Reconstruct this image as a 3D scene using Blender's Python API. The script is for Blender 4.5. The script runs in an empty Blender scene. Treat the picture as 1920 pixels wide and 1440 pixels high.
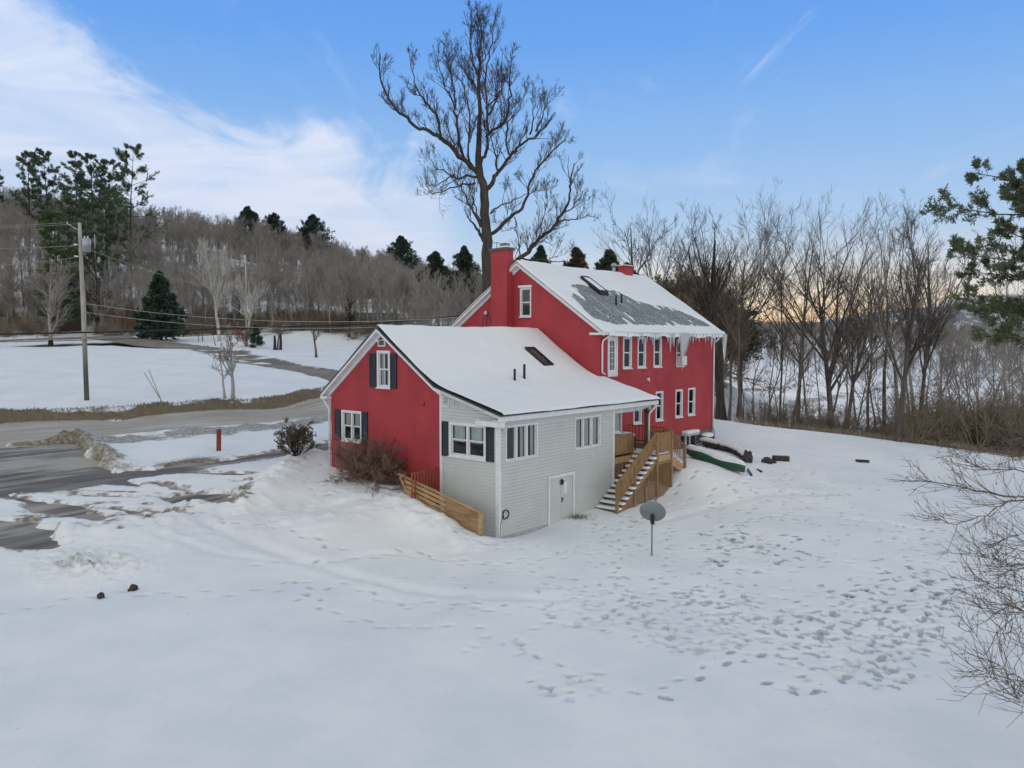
import bpy, math, random
import numpy as np
from mathutils import Vector, Matrix

SC = bpy.context.scene
COL = SC.collection
R = math.radians

# ------------------------------------------------------------------ camera, sky, sun, exposure
CAM_H = 7.6
F_PX = 1480.0
PITCH = math.atan((720 - 642) / F_PX)
cam_d = bpy.data.cameras.new("camera")
cam_d.sensor_width = 36.0
cam_d.lens = F_PX / 1920 * 36.0
cam_d.clip_start = 0.1
cam_d.clip_end = 20000
cam = bpy.data.objects.new("camera", cam_d)
COL.objects.link(cam)
cam.location = (0, 0, CAM_H)
cam.rotation_euler = (math.pi / 2 - PITCH, 0, 0)
SC.camera = cam
SC.view_settings.view_transform = 'Standard'
SC.view_settings.look = 'None'
SC.view_settings.exposure = 0.0
SC.view_settings.gamma = 1.0

SUN_AZ = R(19)      # to the right of straight ahead, behind the wood line
SUN_EL = R(3.0)
world = bpy.data.worlds.new("World")
SC.world = world
world.use_nodes = True
NT = world.node_tree
NT.nodes.clear()


class G:
    """small helper to wire shader nodes"""
    def __init__(s, nt): s.nt = nt
    def n(s, t, **k):
        nd = s.nt.nodes.new(t)
        for a, b in k.items():
            if hasattr(nd, a): setattr(nd, a, b)
        return nd
    def put(s, sock, v):
        if isinstance(v, bpy.types.NodeSocket): s.nt.links.new(v, sock)
        elif isinstance(v, (tuple, list)) and len(v) == 3 and sock.type == 'RGBA': sock.default_value = (*v, 1)
        else: sock.default_value = v
    def math(s, op, a, b=0.0, c=None, clamp=False):
        nd = s.n('ShaderNodeMath', operation=op, use_clamp=clamp)
        s.put(nd.inputs[0], a); s.put(nd.inputs[1], b)
        if c is not None: s.put(nd.inputs[2], c)
        return nd.outputs[0]
    def mix(s, f, a, b, blend='MIX'):
        nd = s.n('ShaderNodeMix', data_type='RGBA', blend_type=blend)
        s.put(nd.inputs['Factor'], f); s.put(nd.inputs[6], a); s.put(nd.inputs[7], b)
        return nd.outputs[2]
    def ramp(s, x, lo, hi, a=0.0, b=1.0, smooth=True):
        nd = s.n('ShaderNodeMapRange', interpolation_type='SMOOTHSTEP' if smooth else 'LINEAR')
        s.put(nd.inputs[0], x); s.put(nd.inputs[1], lo); s.put(nd.inputs[2], hi); s.put(nd.inputs[3], a); s.put(nd.inputs[4], b)
        return nd.outputs[0]
    def noise(s, vec, scale, detail=4.0, rough=0.5, dist=0.0):
        nd = s.n('ShaderNodeTexNoise')
        if vec is not None: s.nt.links.new(vec, nd.inputs['Vector'])
        nd.inputs['Scale'].default_value = scale; nd.inputs['Detail'].default_value = detail
        nd.inputs['Roughness'].default_value = rough; nd.inputs['Distortion'].default_value = dist
        return nd.outputs['Fac']
    def mapping(s, vec, scale=(1, 1, 1), rot=(0, 0, 0), loc=(0, 0, 0)):
        nd = s.n('ShaderNodeMapping')
        s.nt.links.new(vec, nd.inputs['Vector'])
        nd.inputs['Scale'].default_value = scale; nd.inputs['Rotation'].default_value = rot; nd.inputs['Location'].default_value = loc
        return nd.outputs[0]


g = G(NT)
tc = g.n('ShaderNodeTexCoord').outputs['Generated']
sep = g.n('ShaderNodeSeparateXYZ'); NT.links.new(tc, sep.inputs[0])
DX, DY, DZ = sep.outputs
sky = g.n('ShaderNodeTexSky', sky_type='NISHITA')
sky.sun_disc = False
sky.sun_elevation = R(2.0)
sky.sun_rotation = SUN_AZ
sky.altitude = 200
sky.air_density = 1.0
sky.dust_density = 0.3
sky.ozone_density = 3.0
# the glow round the low sun is held down: bright sky values are compressed
lum = g.n('ShaderNodeRGBToBW'); NT.links.new(sky.outputs[0], lum.inputs[0])
hold = g.math('DIVIDE', 1.0, g.math('ADD', 1.0, g.math('MULTIPLY', lum.outputs[0], 0.09)))
hc = g.n('ShaderNodeCombineXYZ')
for i_ in range(3): NT.links.new(hold, hc.inputs[i_])
skyh = g.mix(1.0, sky.outputs[0], hc.outputs[0], 'MULTIPLY')
# clouds lie on a plane far overhead: divide the view direction by its height
up = g.math('MAXIMUM', DZ, 0.02)
px_ = g.math('DIVIDE', DX, g.math('ADD', up, 0.12)); py_ = g.math('DIVIDE', DY, g.math('ADD', up, 0.12))
cv = g.n('ShaderNodeCombineXYZ'); NT.links.new(px_, cv.inputs[0]); NT.links.new(py_, cv.inputs[1])
cm = g.mapping(cv.outputs[0], scale=(1.0, 0.75, 1), rot=(0, 0, R(-35)), loc=(3.4, 1.7, 0))
n1 = g.noise(cm, 0.9, 7, 0.55, 0.7)
n2 = g.noise(g.mapping(cv.outputs[0], scale=(1.2, 0.45, 1), rot=(0, 0, R(25)), loc=(9.4, 0, 0)), 2.4, 6, 0.65, 1.2)
az = g.math('ARCTAN2', DX, DY)
left = g.ramp(az, -0.03, -0.13)                                 # the bank of cloud stands to the left
edge = g.math('ADD', 0.235, g.math('MULTIPLY', g.math('MAXIMUM', g.math('SUBTRACT', -0.28, az), 0.0), 0.42))
edge = g.math('ADD', edge, g.math('MULTIPLY', g.math('SUBTRACT', n2, 0.5), 0.22))
low = g.ramp(g.math('SUBTRACT', DZ, edge), 0.07, -0.08)
bank = g.math('MULTIPLY', left, low)
back = g.math('MAXIMUM', g.ramp(DY, 0.22, -0.12), g.ramp(DZ, 0.56, 0.74))     # unseen cloud cover added overhead and behind to raise the light
m1 = g.ramp(g.math('ADD', n1, g.math('ADD', g.math('MULTIPLY', bank, 0.46), g.math('MULTIPLY', back, 0.6))), 0.56, 0.92)
m1 = g.math('MULTIPLY', m1, g.ramp(DZ, -0.02, 0.06))
m2 = g.math('MULTIPLY', g.ramp(n2, 0.54, 0.80), g.ramp(az, 0.10, 0.36, 0.25, 0.75))
m2 = g.math('MULTIPLY', m2, g.ramp(DZ, 0.12, 0.30))
n3 = g.noise(g.mapping(cv.outputs[0], scale=(0.8, 1.5, 1), rot=(0, 0, R(-30))), 1.7, 6, 0.6, 0.8)
thin = g.mix(back, g.ramp(n3, 0.28, 0.66, 0.56, 0.97), (0.95, 0.95, 0.95))
cl = g.math('MAXIMUM', g.math('MULTIPLY', m1, thin), m2)
# clear winter air after sundown: deep blue overhead, pale towards the horizon, a band of glow where the sun went down
cr = g.n('ShaderNodeValToRGB'); NT.links.new(g.math('MAXIMUM', DZ, 0.0), cr.inputs[0])
e = cr.color_ramp.elements
e[0].position = 0.0; e[0].color = (.62, .66, .74, 1)
e[1].position = 1.0; e[1].color = (.07, .22, .62, 1)
for p, c in ((.05, (.70, .80, .97)), (.12, (.53, .74, 1.0)), (.22, (.34, .60, 1.0)), (.34, (.17, .44, 1.0)), (.48, (.095, .33, .96))):
    x_ = e.new(p); x_.color = (*c, 1)
daz = g.math('ABSOLUTE', g.math('SUBTRACT', az, SUN_AZ))
glow = g.math('MULTIPLY', g.ramp(daz, 0.75, 0.0), g.ramp(DZ, 0.15, 0.01))
glow2 = g.math('MULTIPLY', g.ramp(daz, 0.5, 0.0), g.ramp(DZ, 0.075, 0.0))
grad = g.mix(g.math('MULTIPLY', glow, .95), cr.outputs[0], (1.12, .93, .62))
grad = g.mix(g.math('MULTIPLY', glow2, .8), grad, (1.15, .74, .38))
grad = g.mix(1.0, grad, (10.0, 10.0, 10.0), 'MULTIPLY')
grad.node.clamp_result = False
base_sky = g.mix(.86, skyh, grad)
cloud_col = g.mix(g.ramp(DZ, 0.02, 0.45), (7.7, 8.2, 9.7), (7.8, 8.6, 10.2))
back_col = g.mix(g.ramp(DZ, 0.04, 0.62), (15.6, 14.9, 13.3), (6.1, 6.35, 6.15))   # unseen low sky behind the viewpoint, brightened to light the walls
cloud_col = g.mix(back, cloud_col, back_col)
full = g.mix(cl, base_sky, cloud_col)
bg = g.n('ShaderNodeBackground')
NT.links.new(full, bg.inputs[0])
bg.inputs[1].default_value = 0.10
wo = g.n('ShaderNodeOutputWorld'); NT.links.new(bg.outputs[0], wo.inputs[0])

sun_d = bpy.data.lights.new("sun", 'SUN')
sun_d.energy = 0.5
sun_d.angle = R(12)
sun_d.color = (1.0, 0.80, 0.62)
sun = bpy.data.objects.new("sun", sun_d)
COL.objects.link(sun)
sdir = Vector((math.sin(SUN_AZ) * math.cos(SUN_EL + R(3)), math.cos(SUN_AZ) * math.cos(SUN_EL + R(3)), math.sin(SUN_EL + R(3))))
sun.rotation_euler = sdir.to_track_quat('Z', 'Y').to_euler()
sun.location = (0, 0, 60)
SC.view_settings.exposure = 0.0
try:
    SC.cycles.max_bounces = 6
    SC.cycles.diffuse_bounces = 3
    SC.cycles.glossy_bounces = 2
    SC.cycles.transmission_bounces = 3
    SC.cycles.transparent_max_bounces = 8
    SC.cycles.use_denoising = True
    SC.cycles.use_adaptive_sampling = True
    SC.cycles.adaptive_threshold = 0.02
except Exception:
    pass

# ------------------------------------------------------------------ house frame of reference
HA = math.atan(1280 / F_PX)                     # the long side of the house, measured from straight ahead
UX, UY = math.sin(HA), math.cos(HA)             # u runs along the long side
VX, VY = -math.cos(HA), math.sin(HA)            # v runs along the gable side
C0 = np.array([-0.5198, 30.417])                # the near corner of the grey wing
HROT = math.atan2(UY, UX)


def W(u, v):
    return (C0[0] + u * UX + v * VX, C0[1] + u * UY + v * VY)


def UV(x, y):
    dx = x - C0[0]; dy = y - C0[1]
    return dx * UX + dy * UY, dx * VX + dy * VY


_c, _s = math.cos(PITCH), math.sin(PITCH)


def ray(px, py):
    a = (px - 960) / F_PX; b = -(py - 720) / F_PX
    return a, _c + b * _s, -_s + b * _c


def spot(px, py, z):
    """the point at height z on the sight line through a place in the survey picture"""
    r = ray(px, py); t = (z - CAM_H) / r[2]
    return (r[0] * t, r[1] * t)


# ------------------------------------------------------------------ numpy noise
def elev(py):
    r = ray(960, py); return r[2] / r[1]


def vnoise(x, y, scale, seed):
    rs = np.random.RandomState(seed)
    T = rs.rand(256, 256)
    fx = np.asarray(x) / scale + 57.3; fy = np.asarray(y) / scale + 91.7
    ix = np.floor(fx).astype(int); iy = np.floor(fy).astype(int)
    tx = fx - ix; ty = fy - iy
    tx = tx * tx * (3 - 2 * tx); ty = ty * ty * (3 - 2 * ty)
    a = T[ix & 255, iy & 255]; b = T[(ix + 1) & 255, iy & 255]; c = T[ix & 255, (iy + 1) & 255]; d = T[(ix + 1) & 255, (iy + 1) & 255]
    return (a * (1 - tx) + b * tx) * (1 - ty) + (c * (1 - tx) + d * tx) * ty - 0.5


def fbm(x, y, scale, seed, octs=4, gain=0.5):
    s = 0; a = 1.0
    for k in range(octs):
        s = s + a * vnoise(x, y, scale / (2.03 ** k), seed + k * 17); a *= gain
    return s


# ------------------------------------------------------------------ height of the land
CP = []
def cp(x, y, z): CP.append((x, y, z))
def cpp(px, py, z): cp(*spot(px, py, z), z)
def cpu(u, v, z): cp(*W(u, v), z)
def cpd(px, D, z): r = ray(px, 642); cp(r[0] / r[1] * D, D, z)

for u, v, z in [(0, -.6, 0), (3, -.8, -.12), (5, -.8, -.08), (7.2, -.8, 0), (9, -1.5, .03), (10.4, -1.5, .12), (11.4, -1.6, .5), (12.7, -1.4, 1.25),
                (14, -.6, 1.4), (18, 1.5, 1.3), (20.5, 2.4, 1.12), (23.8, 2.2, 1.5), (20.5, 4, 1.0), (26, 2, 1.55), (24, 8, 1.6), (24, 14, 1.9), (17, 15, 2.1), (11, 15, 2.1),
                (0.2, 11.3, 1.6), (-.6, 9, 1.52), (-.8, 6, 1.45), (-1.3, 4.6, 1.32), (-1.4, 3.2, 1.18), (-1.4, 1.9, .92), (-1.4, .9, .60), (-1.3, .0, .26), (-.5, 2, .1), (-.5, .6, .0),
                (-2.6, 4.3, 1.15), (-2.6, 2.0, .55), (-2.4, 0, .10), (-4.5, 4.6, .9), (-4.5, 1.5, .2), (2, 3, .0), (5, 5, .6), (5, 8, 1.2), (1.5, 14.8, 1.75),
                (-4.5, 9, 1.45), (-7, 9.4, 1.2), (-8, 6, .75), (-8, 3, .25), (-9.6, 8.6, 1.1), (-12, 9.0, 1.05), (-12, 6, .6), (-15, 4, .2),
                (-8, 13, 1.45), (-13, 13, 1.25), (-3, 15, 1.7), (2, 18.5, 1.95), (-6, 18, 1.9), (-12, 19, 1.85), (-20, 14, 1.5), (-22, 20, 2.0), (10, 20, 2.1), (20, 20, 2.2),
                (15, -4, .7), (12, -5, .15), (18, -3, .75), (20, -8, .25), (26, -3, 1.1), (30, 1, 1.15), (30, -8, .5), (33, 5, 1.3), (36, 0, .9), (40, -4.5, .2), (35, -12, .0), (42, -12, -.5)]:
    cpu(u, v, z)
for u in (-60, -40, -25, -12, 0, 12, 25, 40, 70):
    cpu(u, 25.5, 2.3); cpu(u, 30, 2.36); cpu(u, 34.2, 2.4); cpu(u, 36.0, 3.0); cpu(u, 38.5, 3.5 if u < 20 else 3.1)
for px, py, z in [(1222, 1040, -.2), (960, 1100, -.1), (960, 1300, -.3), (300, 1300, -.05), (100, 1150, .2), (400, 1100, .15), (1500, 1000, -.1), (1500, 1200, -.35),
                  (1850, 1000, -.4), (1850, 1250, -.45), (1300, 1420, -.35), (200, 1430, -.15), (1750, 900, -.2), (600, 960, .75), (750, 1000, .4), (500, 1010, .55)]:
    cpp(px, py, z)
for x, y, z in [(0, 4, -.4), (-15, 5, -.1), (15, 5, -.5), (0, -20, -.4), (40, 0, -1), (-40, 0, .5), (40, 30, -1.2), (-45, 25, 2.2), (0, -200, 0), (200, 0, -3), (-200, 20, 8), (-60, -40, 1), (60, -40, -1)]:
    cp(x, y, z)
# field, side road and hill to the left, valley to the right
for px, D, z in [(0, 62, 3.9), (0, 90, 6.2), (0, 115, 7.6), (0, 150, 10.5), (0, 200, 26), (0, 260, 43), (0, 350, 60), (0, 600, 70),
                 (-400, 100, 6), (-400, 150, 12), (-400, 250, 44), (-400, 400, 66), (163, 60, 3.85), (180, 108, 7.0), (180, 150, 11), (180, 205, 27), (180, 270, 44), (180, 360, 58), (180, 600, 64),
                 (330, 75, 4.6), (330, 103, 6.4), (330, 150, 10.5), (330, 220, 25), (330, 300, 43), (330, 380, 52),
                 (470, 75, 4.2), (470, 95, 5.3), (500, 130, 7.8), (500, 170, 12.5), (500, 235, 25), (500, 330, 43), (500, 600, 48),
                 (620, 68, 3.6), (620, 84, 4.5), (620, 100, 4.9), (650, 130, 6.6), (750, 130, 6.2), (750, 200, 13), (750, 300, 26), (750, 420, 36), (750, 700, 40),
                 (700, 90, 3.9), (850, 100, 4.0), (950, 80, 2.6), (950, 150, 5.5), (950, 300, 15), (950, 450, 24), (950, 700, 28), (1100, 70, 2.0), (1100, 120, 3.2), (1100, 200, 5), (1150, 450, 10),
                 (1250, 75, 1.2), (1250, 120, 0), (1280, 300, 0), (1400, 66, .7), (1400, 85, -1.6), (1400, 110, -3), (1400, 200, -3.2), (1400, 380, -3.2),
                 (1600, 66, -.6), (1600, 85, -2.6), (1600, 110, -3.2), (1600, 200, -3.4), (1600, 380, -3.4), (1850, 62, -1.2), (1850, 80, -3), (1850, 110, -3.4), (1850, 380, -3.4), (2400, 60, -2), (2400, 110, -3.5), (2400, 380, -3.5),
                 (1200, 900, 22), (1500, 900, 14), (1900, 900, 14), (2400, 900, 14), (1300, 1500, 30), (1800, 1500, 30), (900, 1500, 60), (200, 1500, 80), (0, 4500, 60), (1900, 4500, 60), (960, 4500, 60), (-2000, 2000, 60), (4000, 2000, 60)]:
    cpd(px, D, z)
CP = np.array(CP)


def _phi(r):
    return np.sqrt(r * r + 1.2)


_D = np.hypot(CP[:, None, 0] - CP[None, :, 0], CP[:, None, 1] - CP[None, :, 1])
_A = _phi(_D) + np.eye(len(CP)) * -0.02
_B = np.zeros((len(CP) + 1, len(CP) + 1))
_B[:-1, :-1] = _A; _B[-1, :-1] = 1; _B[:-1, -1] = 1
_WT = np.linalg.solve(_B, np.append(CP[:, 2], 0))


def base_z(x, y):
    x = np.asarray(x, float); y = np.asarray(y, float)
    sh = x.shape; xf = x.ravel(); yf = y.ravel(); out = np.empty(len(xf))
    for i in range(0, len(xf), 40000):
        xs = xf[i:i + 40000, None]; ys = yf[i:i + 40000, None]
        out[i:i + 40000] = _phi(np.hypot(xs - CP[None, :, 0], ys - CP[None, :, 1])) @ _WT[:-1] + _WT[-1]
    return out.reshape(sh)


def sdist(x, y, poly):
    """signed distance to a polygon, positive inside"""
    P = np.array(poly, float); d = np.full(np.shape(x), 1e9); ins = np.zeros(np.shape(x), bool)
    for i in range(len(P)):
        a = P[i]; b = P[(i + 1) % len(P)]
        ex, ey = b - a; wx = x - a[0]; wy = y - a[1]
        t = np.clip((wx * ex + wy * ey) / (ex * ex + ey * ey + 1e-12), 0, 1)
        d = np.minimum(d, np.hypot(wx - t * ex, wy - t * ey))
        c = ((a[1] > y) != (b[1] > y)) & (x < (b[0] - a[0]) * (y - a[1]) / (b[1] - a[1] + 1e-12) + a[0])
        ins ^= c
    return np.where(ins, d, -d)


def line_d(x, y, pts):
    d = np.full(np.shape(x), 1e9)
    for (ax, ay), (bx, by) in zip(pts[:-1], pts[1:]):
        ex, ey = bx - ax, by - ay; wx = x - ax; wy = y - ay
        t = np.clip((wx * ex + wy * ey) / (ex * ex + ey * ey + 1e-12), 0, 1)
        d = np.minimum(d, np.hypot(wx - t * ex, wy - t * ey))
    return d


ROAD = [W(-90, 25.9), W(90, 25.9), W(90, 34.2), W(-90, 34.2)]
SIDE_C = [spot(x, y, z) for x, y, z in [(760, 735, 3.6), (690, 712, 4.0), (620, 697, 4.5), (500, 679, 5.3), (400, 664, 6.0), (300, 653, 6.75), (200, 645.5, 7.3)]] + [(-82, 117), (-112, 128), (-150, 138)]
DRIVE = [spot(*p) for p in [(-160, 850, 2.1), (60, 838, 2.2), (130, 836, 2.15), (175, 862, 1.95), (215, 880, 1.85), (330, 871, 1.85), (440, 857, 1.85), (520, 842, 1.9), (640, 822, 2.0), (700, 812, 2.0),
                            (690, 830, 1.9), (560, 852, 1.8), (490, 864, 1.7), (400, 880, 1.6), (330, 898, 1.5), (230, 912, 1.45), (120, 926, 1.4), (0, 938, 1.35), (-160, 950, 1.3)]]
MELT = [[spot(x, y, 1.25) for x, y in q] for q in [
    [(-60, 930), (20, 933), (60, 942), (110, 947), (158, 957), (162, 963), (120, 962), (60, 960), (30, 950), (-60, 945)],
    [(-60, 972), (20, 974), (70, 975), (100, 988), (112, 997), (90, 1003), (-60, 1010)],
    [(155, 966), (190, 972), (218, 978), (200, 981), (170, 975)],
    [(228, 955), (262, 962), (300, 968), (320, 968), (305, 976), (262, 970)],
    [(270, 945), (300, 950), (330, 960), (310, 975), (290, 965)],
    [(272, 912), (330, 920), (360, 928), (440, 936), (448, 942), (400, 950), (335, 953), (315, 940), (350, 932), (300, 924)],
    [(190, 913), (245, 919), (262, 923), (215, 921)],
    [(380, 901), (430, 903), (470, 912), (430, 908)]]]
PARK = [spot(x, y, 1.25) for x, y in [(-200, 915), (120, 912), (300, 905), (470, 900), (480, 925), (440, 950), (330, 962), (300, 978), (200, 990), (130, 1000), (60, 1008), (-200, 1016)]]


def land(x, y):
    """height of the snow or of the bare surface, and the masks of what lies on it"""
    z = base_z(x, y)
    u, v = UV(x, y)
    e = fbm(x, y, 2.2, 5, 5, .6)
    d_road = sdist(x, y, ROAD)
    d_side = 3.0 - line_d(x, y, SIDE_C)
    d_drive = sdist(x, y, DRIVE)
    near = np.minimum(np.hypot(x, y - 40), 1e4) < 60
    melt = np.full(np.shape(x), -5.0)
    for q in MELT:
        melt = np.maximum(melt, sdist(x, y, q))
    inp = sdist(x, y, PARK)
    streak = fbm(x * .35 + y * .1, y * 1.6, 1.2, 31, 4, .6)
    melt = melt + streak * .9 + .05
    melt = np.where(near & (inp > 0), np.maximum(melt, streak * 1.3 - .46), melt)
    bare = np.maximum(np.maximum(d_road + e * .5, d_drive + e * .7), np.where(near, melt, -5))
    bare = np.maximum(bare, d_side + e * .3)
    t = np.clip(bare / .22 + .5, 0, 1)
    depth = .09 + .03 * fbm(x, y, 3.5, 71, 3)
    # plough banks and heaps
    bank_far = np.exp(-((v - 35.0) / .7) ** 2) * (.42 + .3 * e)
    bank_near = np.exp(-((v - 25.0) / .8) ** 2) * (.12 + .25 * e) * (u > -12)
    heap = .75 * np.exp(-(line_d(x, y, [spot(140, 836, 2.1), spot(175, 852, 2.0), spot(205, 872, 1.9)]) / .8) ** 2) * (.45 + .8 * fbm(x, y, .7, 41, 4, .6))
    pile = np.exp(-(line_d(x, y, [spot(-60, 1010, 1.0), spot(90, 1006, 1.0), spot(200, 996, 1.0), spot(300, 984, 1.0), spot(345, 958, 1.1), spot(440, 946, 1.2), spot(520, 905, 1.4), spot(565, 862, 1.7)]) / .75) ** 2)
    pile = pile * (.20 + .22 * fbm(x, y, .8, 43, 5, .65))
    house_pile = np.exp(-(np.hypot(u - .4, v - 12.6) / 1.0) ** 2) * .55
    chunks = np.exp(-(np.hypot(x - spot(170, 1085, .2)[0], (y - spot(170, 1085, .2)[1]) * 1.5) / 1.5) ** 2) * (.08 + .50 * np.abs(fbm(x, y, .4, 47, 4, .75)))
    rough = np.exp(-(np.maximum(line_d(x, y, [W(-3.2, 5), W(-6, 6.5), W(-9.5, 6.8)]) - .8, 0) / 1.5) ** 2)
    rough = rough * (.13 * fbm(x, y, .7, 51, 4, .6) + .04)
    slope_lumps = np.exp(-((u + 1.9) / .8) ** 2) * ((v > -1) & (v < 5)) * (.25 * fbm(x, y, .6, 53, 4, .6))
    d_house = np.minimum.reduce([u + .35, 30 - u, v + .3, 14 - v])
    gentle = .05 * fbm(x, y, 6, 61, 3) + .012 * fbm(x, y, .9, 67, 3)
    far = np.clip((np.hypot(x, y) - 90) / 60, 0, 1)
    hum = fbm(x, y, 60, 91, 4) * 5 * far
    snow = z + depth + bank_far + bank_near + heap + pile + house_pile + chunks + rough + slope_lumps + gentle
    floor = z - .07
    out = floor * t + snow * (1 - t) + hum
    # snow pressed down under the eaves of the wing
    dirt = np.clip(np.exp(-((v - 34.9) / .7) ** 2) * 1.25 * (.5 + 1.5 * e), 0, 1)
    dirt = np.maximum(dirt, np.clip(np.exp(-((v - 34.35) / .35) ** 2) * 1.6, 0, 1))
    sandy = np.clip((1.9 - np.abs(v - 24.3)) * .6 + e * 1.3, 0, .62) * np.clip((u + 14) / 4, 0, 1) * (v < 26)
    dirt = np.maximum(dirt, sandy)
    dirt = np.maximum(dirt, np.clip(np.exp(-np.maximum(-d_drive - .1, 0) / .9) * (.50 + 1.3 * e), 0, .75))
    dirt = np.maximum(dirt, np.clip(np.exp(-(np.maximum(-d_side - .0, 0) / .7) ** 2) * (.7 + 1.3 * e), 0, 1) * (np.hypot(x, y) > 70))
    dirt = np.maximum(dirt, np.clip(heap * 3.5 * (.6 + e), 0, .62))
    dirt = np.maximum(dirt, np.clip(chunks * 4.5 * (fbm(x, y, .35, 97, 3) + .2), 0, .5))
    dirt = np.maximum(dirt, np.clip(inp * .5, 0, .42) * np.clip(.45 + streak * 1.6, 0, 1) * near)
    dirt = np.maximum(dirt, np.clip(np.exp(-(bare / .4) ** 2) * (.35 + 1.4 * fbm(x, y, .5, 87, 4, .6)), 0, .7) * near * (v < 26))
    wood = np.clip((base_z(x, y) - 9.5) / 6, 0, 1) * (x < 80)
    dirt = np.maximum(dirt, wood * np.clip(.42 + 1.0 * fbm(x, y, 9, 99, 4), 0, .7))
    return out, dirt


def mesh_grid(name, X, Y, Z, attrs=None, keep=None):
    ny, nx = X.shape
    me = bpy.data.meshes.new(name)
    co = np.stack([X, Y, Z], -1).reshape(-1, 3).astype(np.float32)
    idx = np.arange(nx * ny).reshape(ny, nx)
    q = np.stack([idx[:-1, :-1], idx[:-1, 1:], idx[1:, 1:], idx[1:, :-1]], -1).reshape(-1, 4)
    if keep is not None:
        q = q[keep.reshape(-1)]
        used = np.unique(q); remap = np.full(nx * ny, -1); remap[used] = np.arange(len(used)); q = remap[q]; co = co[used]
    me.vertices.add(len(co)); me.vertices.foreach_set("co", co.ravel())
    me.loops.add(len(q) * 4); me.loops.foreach_set("vertex_index", q.ravel().astype(np.int32))
    me.polygons.add(len(q)); me.polygons.foreach_set("loop_start", (np.arange(len(q)) * 4).astype(np.int32))
    me.update(calc_edges=True)
    me.polygons.foreach_set("use_smooth", np.ones(len(q), bool))
    for k, a in (attrs or {}).items():
        at = me.attributes.new(k, 'FLOAT', 'POINT'); a = a.reshape(-1)
        at.data.foreach_set("value", (a[used] if keep is not None else a).astype(np.float32))
    return me


# ------------------------------------------------------------------ materials
MATS = {}
def new_mat(name):
    m = bpy.data.materials.new(name); m.use_nodes = True
    nt = m.node_tree; nt.nodes.clear(); gg = G(nt)
    b = gg.n('ShaderNodeBsdfPrincipled'); o = gg.n('ShaderNodeOutputMaterial'); nt.links.new(b.outputs[0], o.inputs[0])
    return m, gg, b, o


def bump(gg, b, h, strength=.3, dist=.02):
    n = gg.n('ShaderNodeBump'); n.inputs['Strength'].default_value = strength; n.inputs['Distance'].default_value = dist
    gg.nt.links.new(h, n.inputs['Height']); gg.nt.links.new(n.outputs[0], b.inputs['Normal'])


def simple(name, c1, c2=None, rough=.7, scale=6, metal=0, bmp=0.0, stretch=(1, 1, 1), dist=.01, spec=.4, detail=5):
    if name in MATS: return MATS[name]
    m, gg, b, o = new_mat(name)
    co = gg.n('ShaderNodeTexCoord').outputs['Object']
    mp = gg.mapping(co, scale=stretch)
    n = gg.noise(mp, scale, detail, .6)
    c2 = c2 or tuple(x * .8 for x in c1)
    gg.put(b.inputs['Base Color'], gg.mix(gg.ramp(n, .3, .7), c1, c2))
    b.inputs['Roughness'].default_value = rough; b.inputs['Metallic'].default_value = metal
    b.inputs['Specular IOR Level'].default_value = spec
    if bmp: bump(gg, b, gg.noise(mp, scale * 3, 4, .6), bmp, dist)
    MATS[name] = m
    return m


def attr(gg, name):
    n = gg.n('ShaderNodeAttribute', attribute_name=name); return n.outputs['Fac']


def make_ground_mat():
    m, gg, b, o = new_mat('ground_snow')
    co = gg.n('ShaderNodeTexCoord').outputs['Object']
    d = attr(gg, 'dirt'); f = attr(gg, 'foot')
    fine = gg.noise(co, 5.0, 6, .65); speck = gg.noise(co, 22.0, 3, .6)
    snow = gg.mix(gg.ramp(gg.noise(co, .35, 6, .6), .3, .7), (.775, .80, .84), (.87, .885, .905))
    k = gg.ramp(gg.math('ADD', d, gg.math('MULTIPLY', gg.math('SUBTRACT', fine, .5), .9)), .18, .85)
    soil = gg.mix(gg.noise(co, 1.7, 5, .6), (.15, .115, .08), (.27, .22, .16))
    soil = gg.mix(gg.ramp(speck, .45, .7), soil, (.10, .085, .05))
    c = gg.mix(k, snow, soil)
    c = gg.mix(gg.ramp(f, .05, .4), c, (.47, .515, .575))          # trodden snow greyed further: shade of the footprint dips painted in
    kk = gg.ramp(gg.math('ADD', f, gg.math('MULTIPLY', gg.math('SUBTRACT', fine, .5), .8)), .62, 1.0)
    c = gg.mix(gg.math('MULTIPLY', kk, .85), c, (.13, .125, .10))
    # a few leaves and crumbs lie on the snow
    lf = gg.ramp(gg.noise(co, 9.0, 2, .5), .765, .79)
    c = gg.mix(gg.math('MULTIPLY', lf, .6), c, (.16, .12, .08))
    gg.put(b.inputs['Base Color'], c)
    b.inputs['Roughness'].default_value = .65
    b.inputs['Specular IOR Level'].default_value = .25
    hb = gg.math('ADD', gg.noise(co, 2.2, 8, .68), gg.math('MULTIPLY', speck, .22))
    bump(gg, b, hb, .42, .06)
    return m


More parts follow.
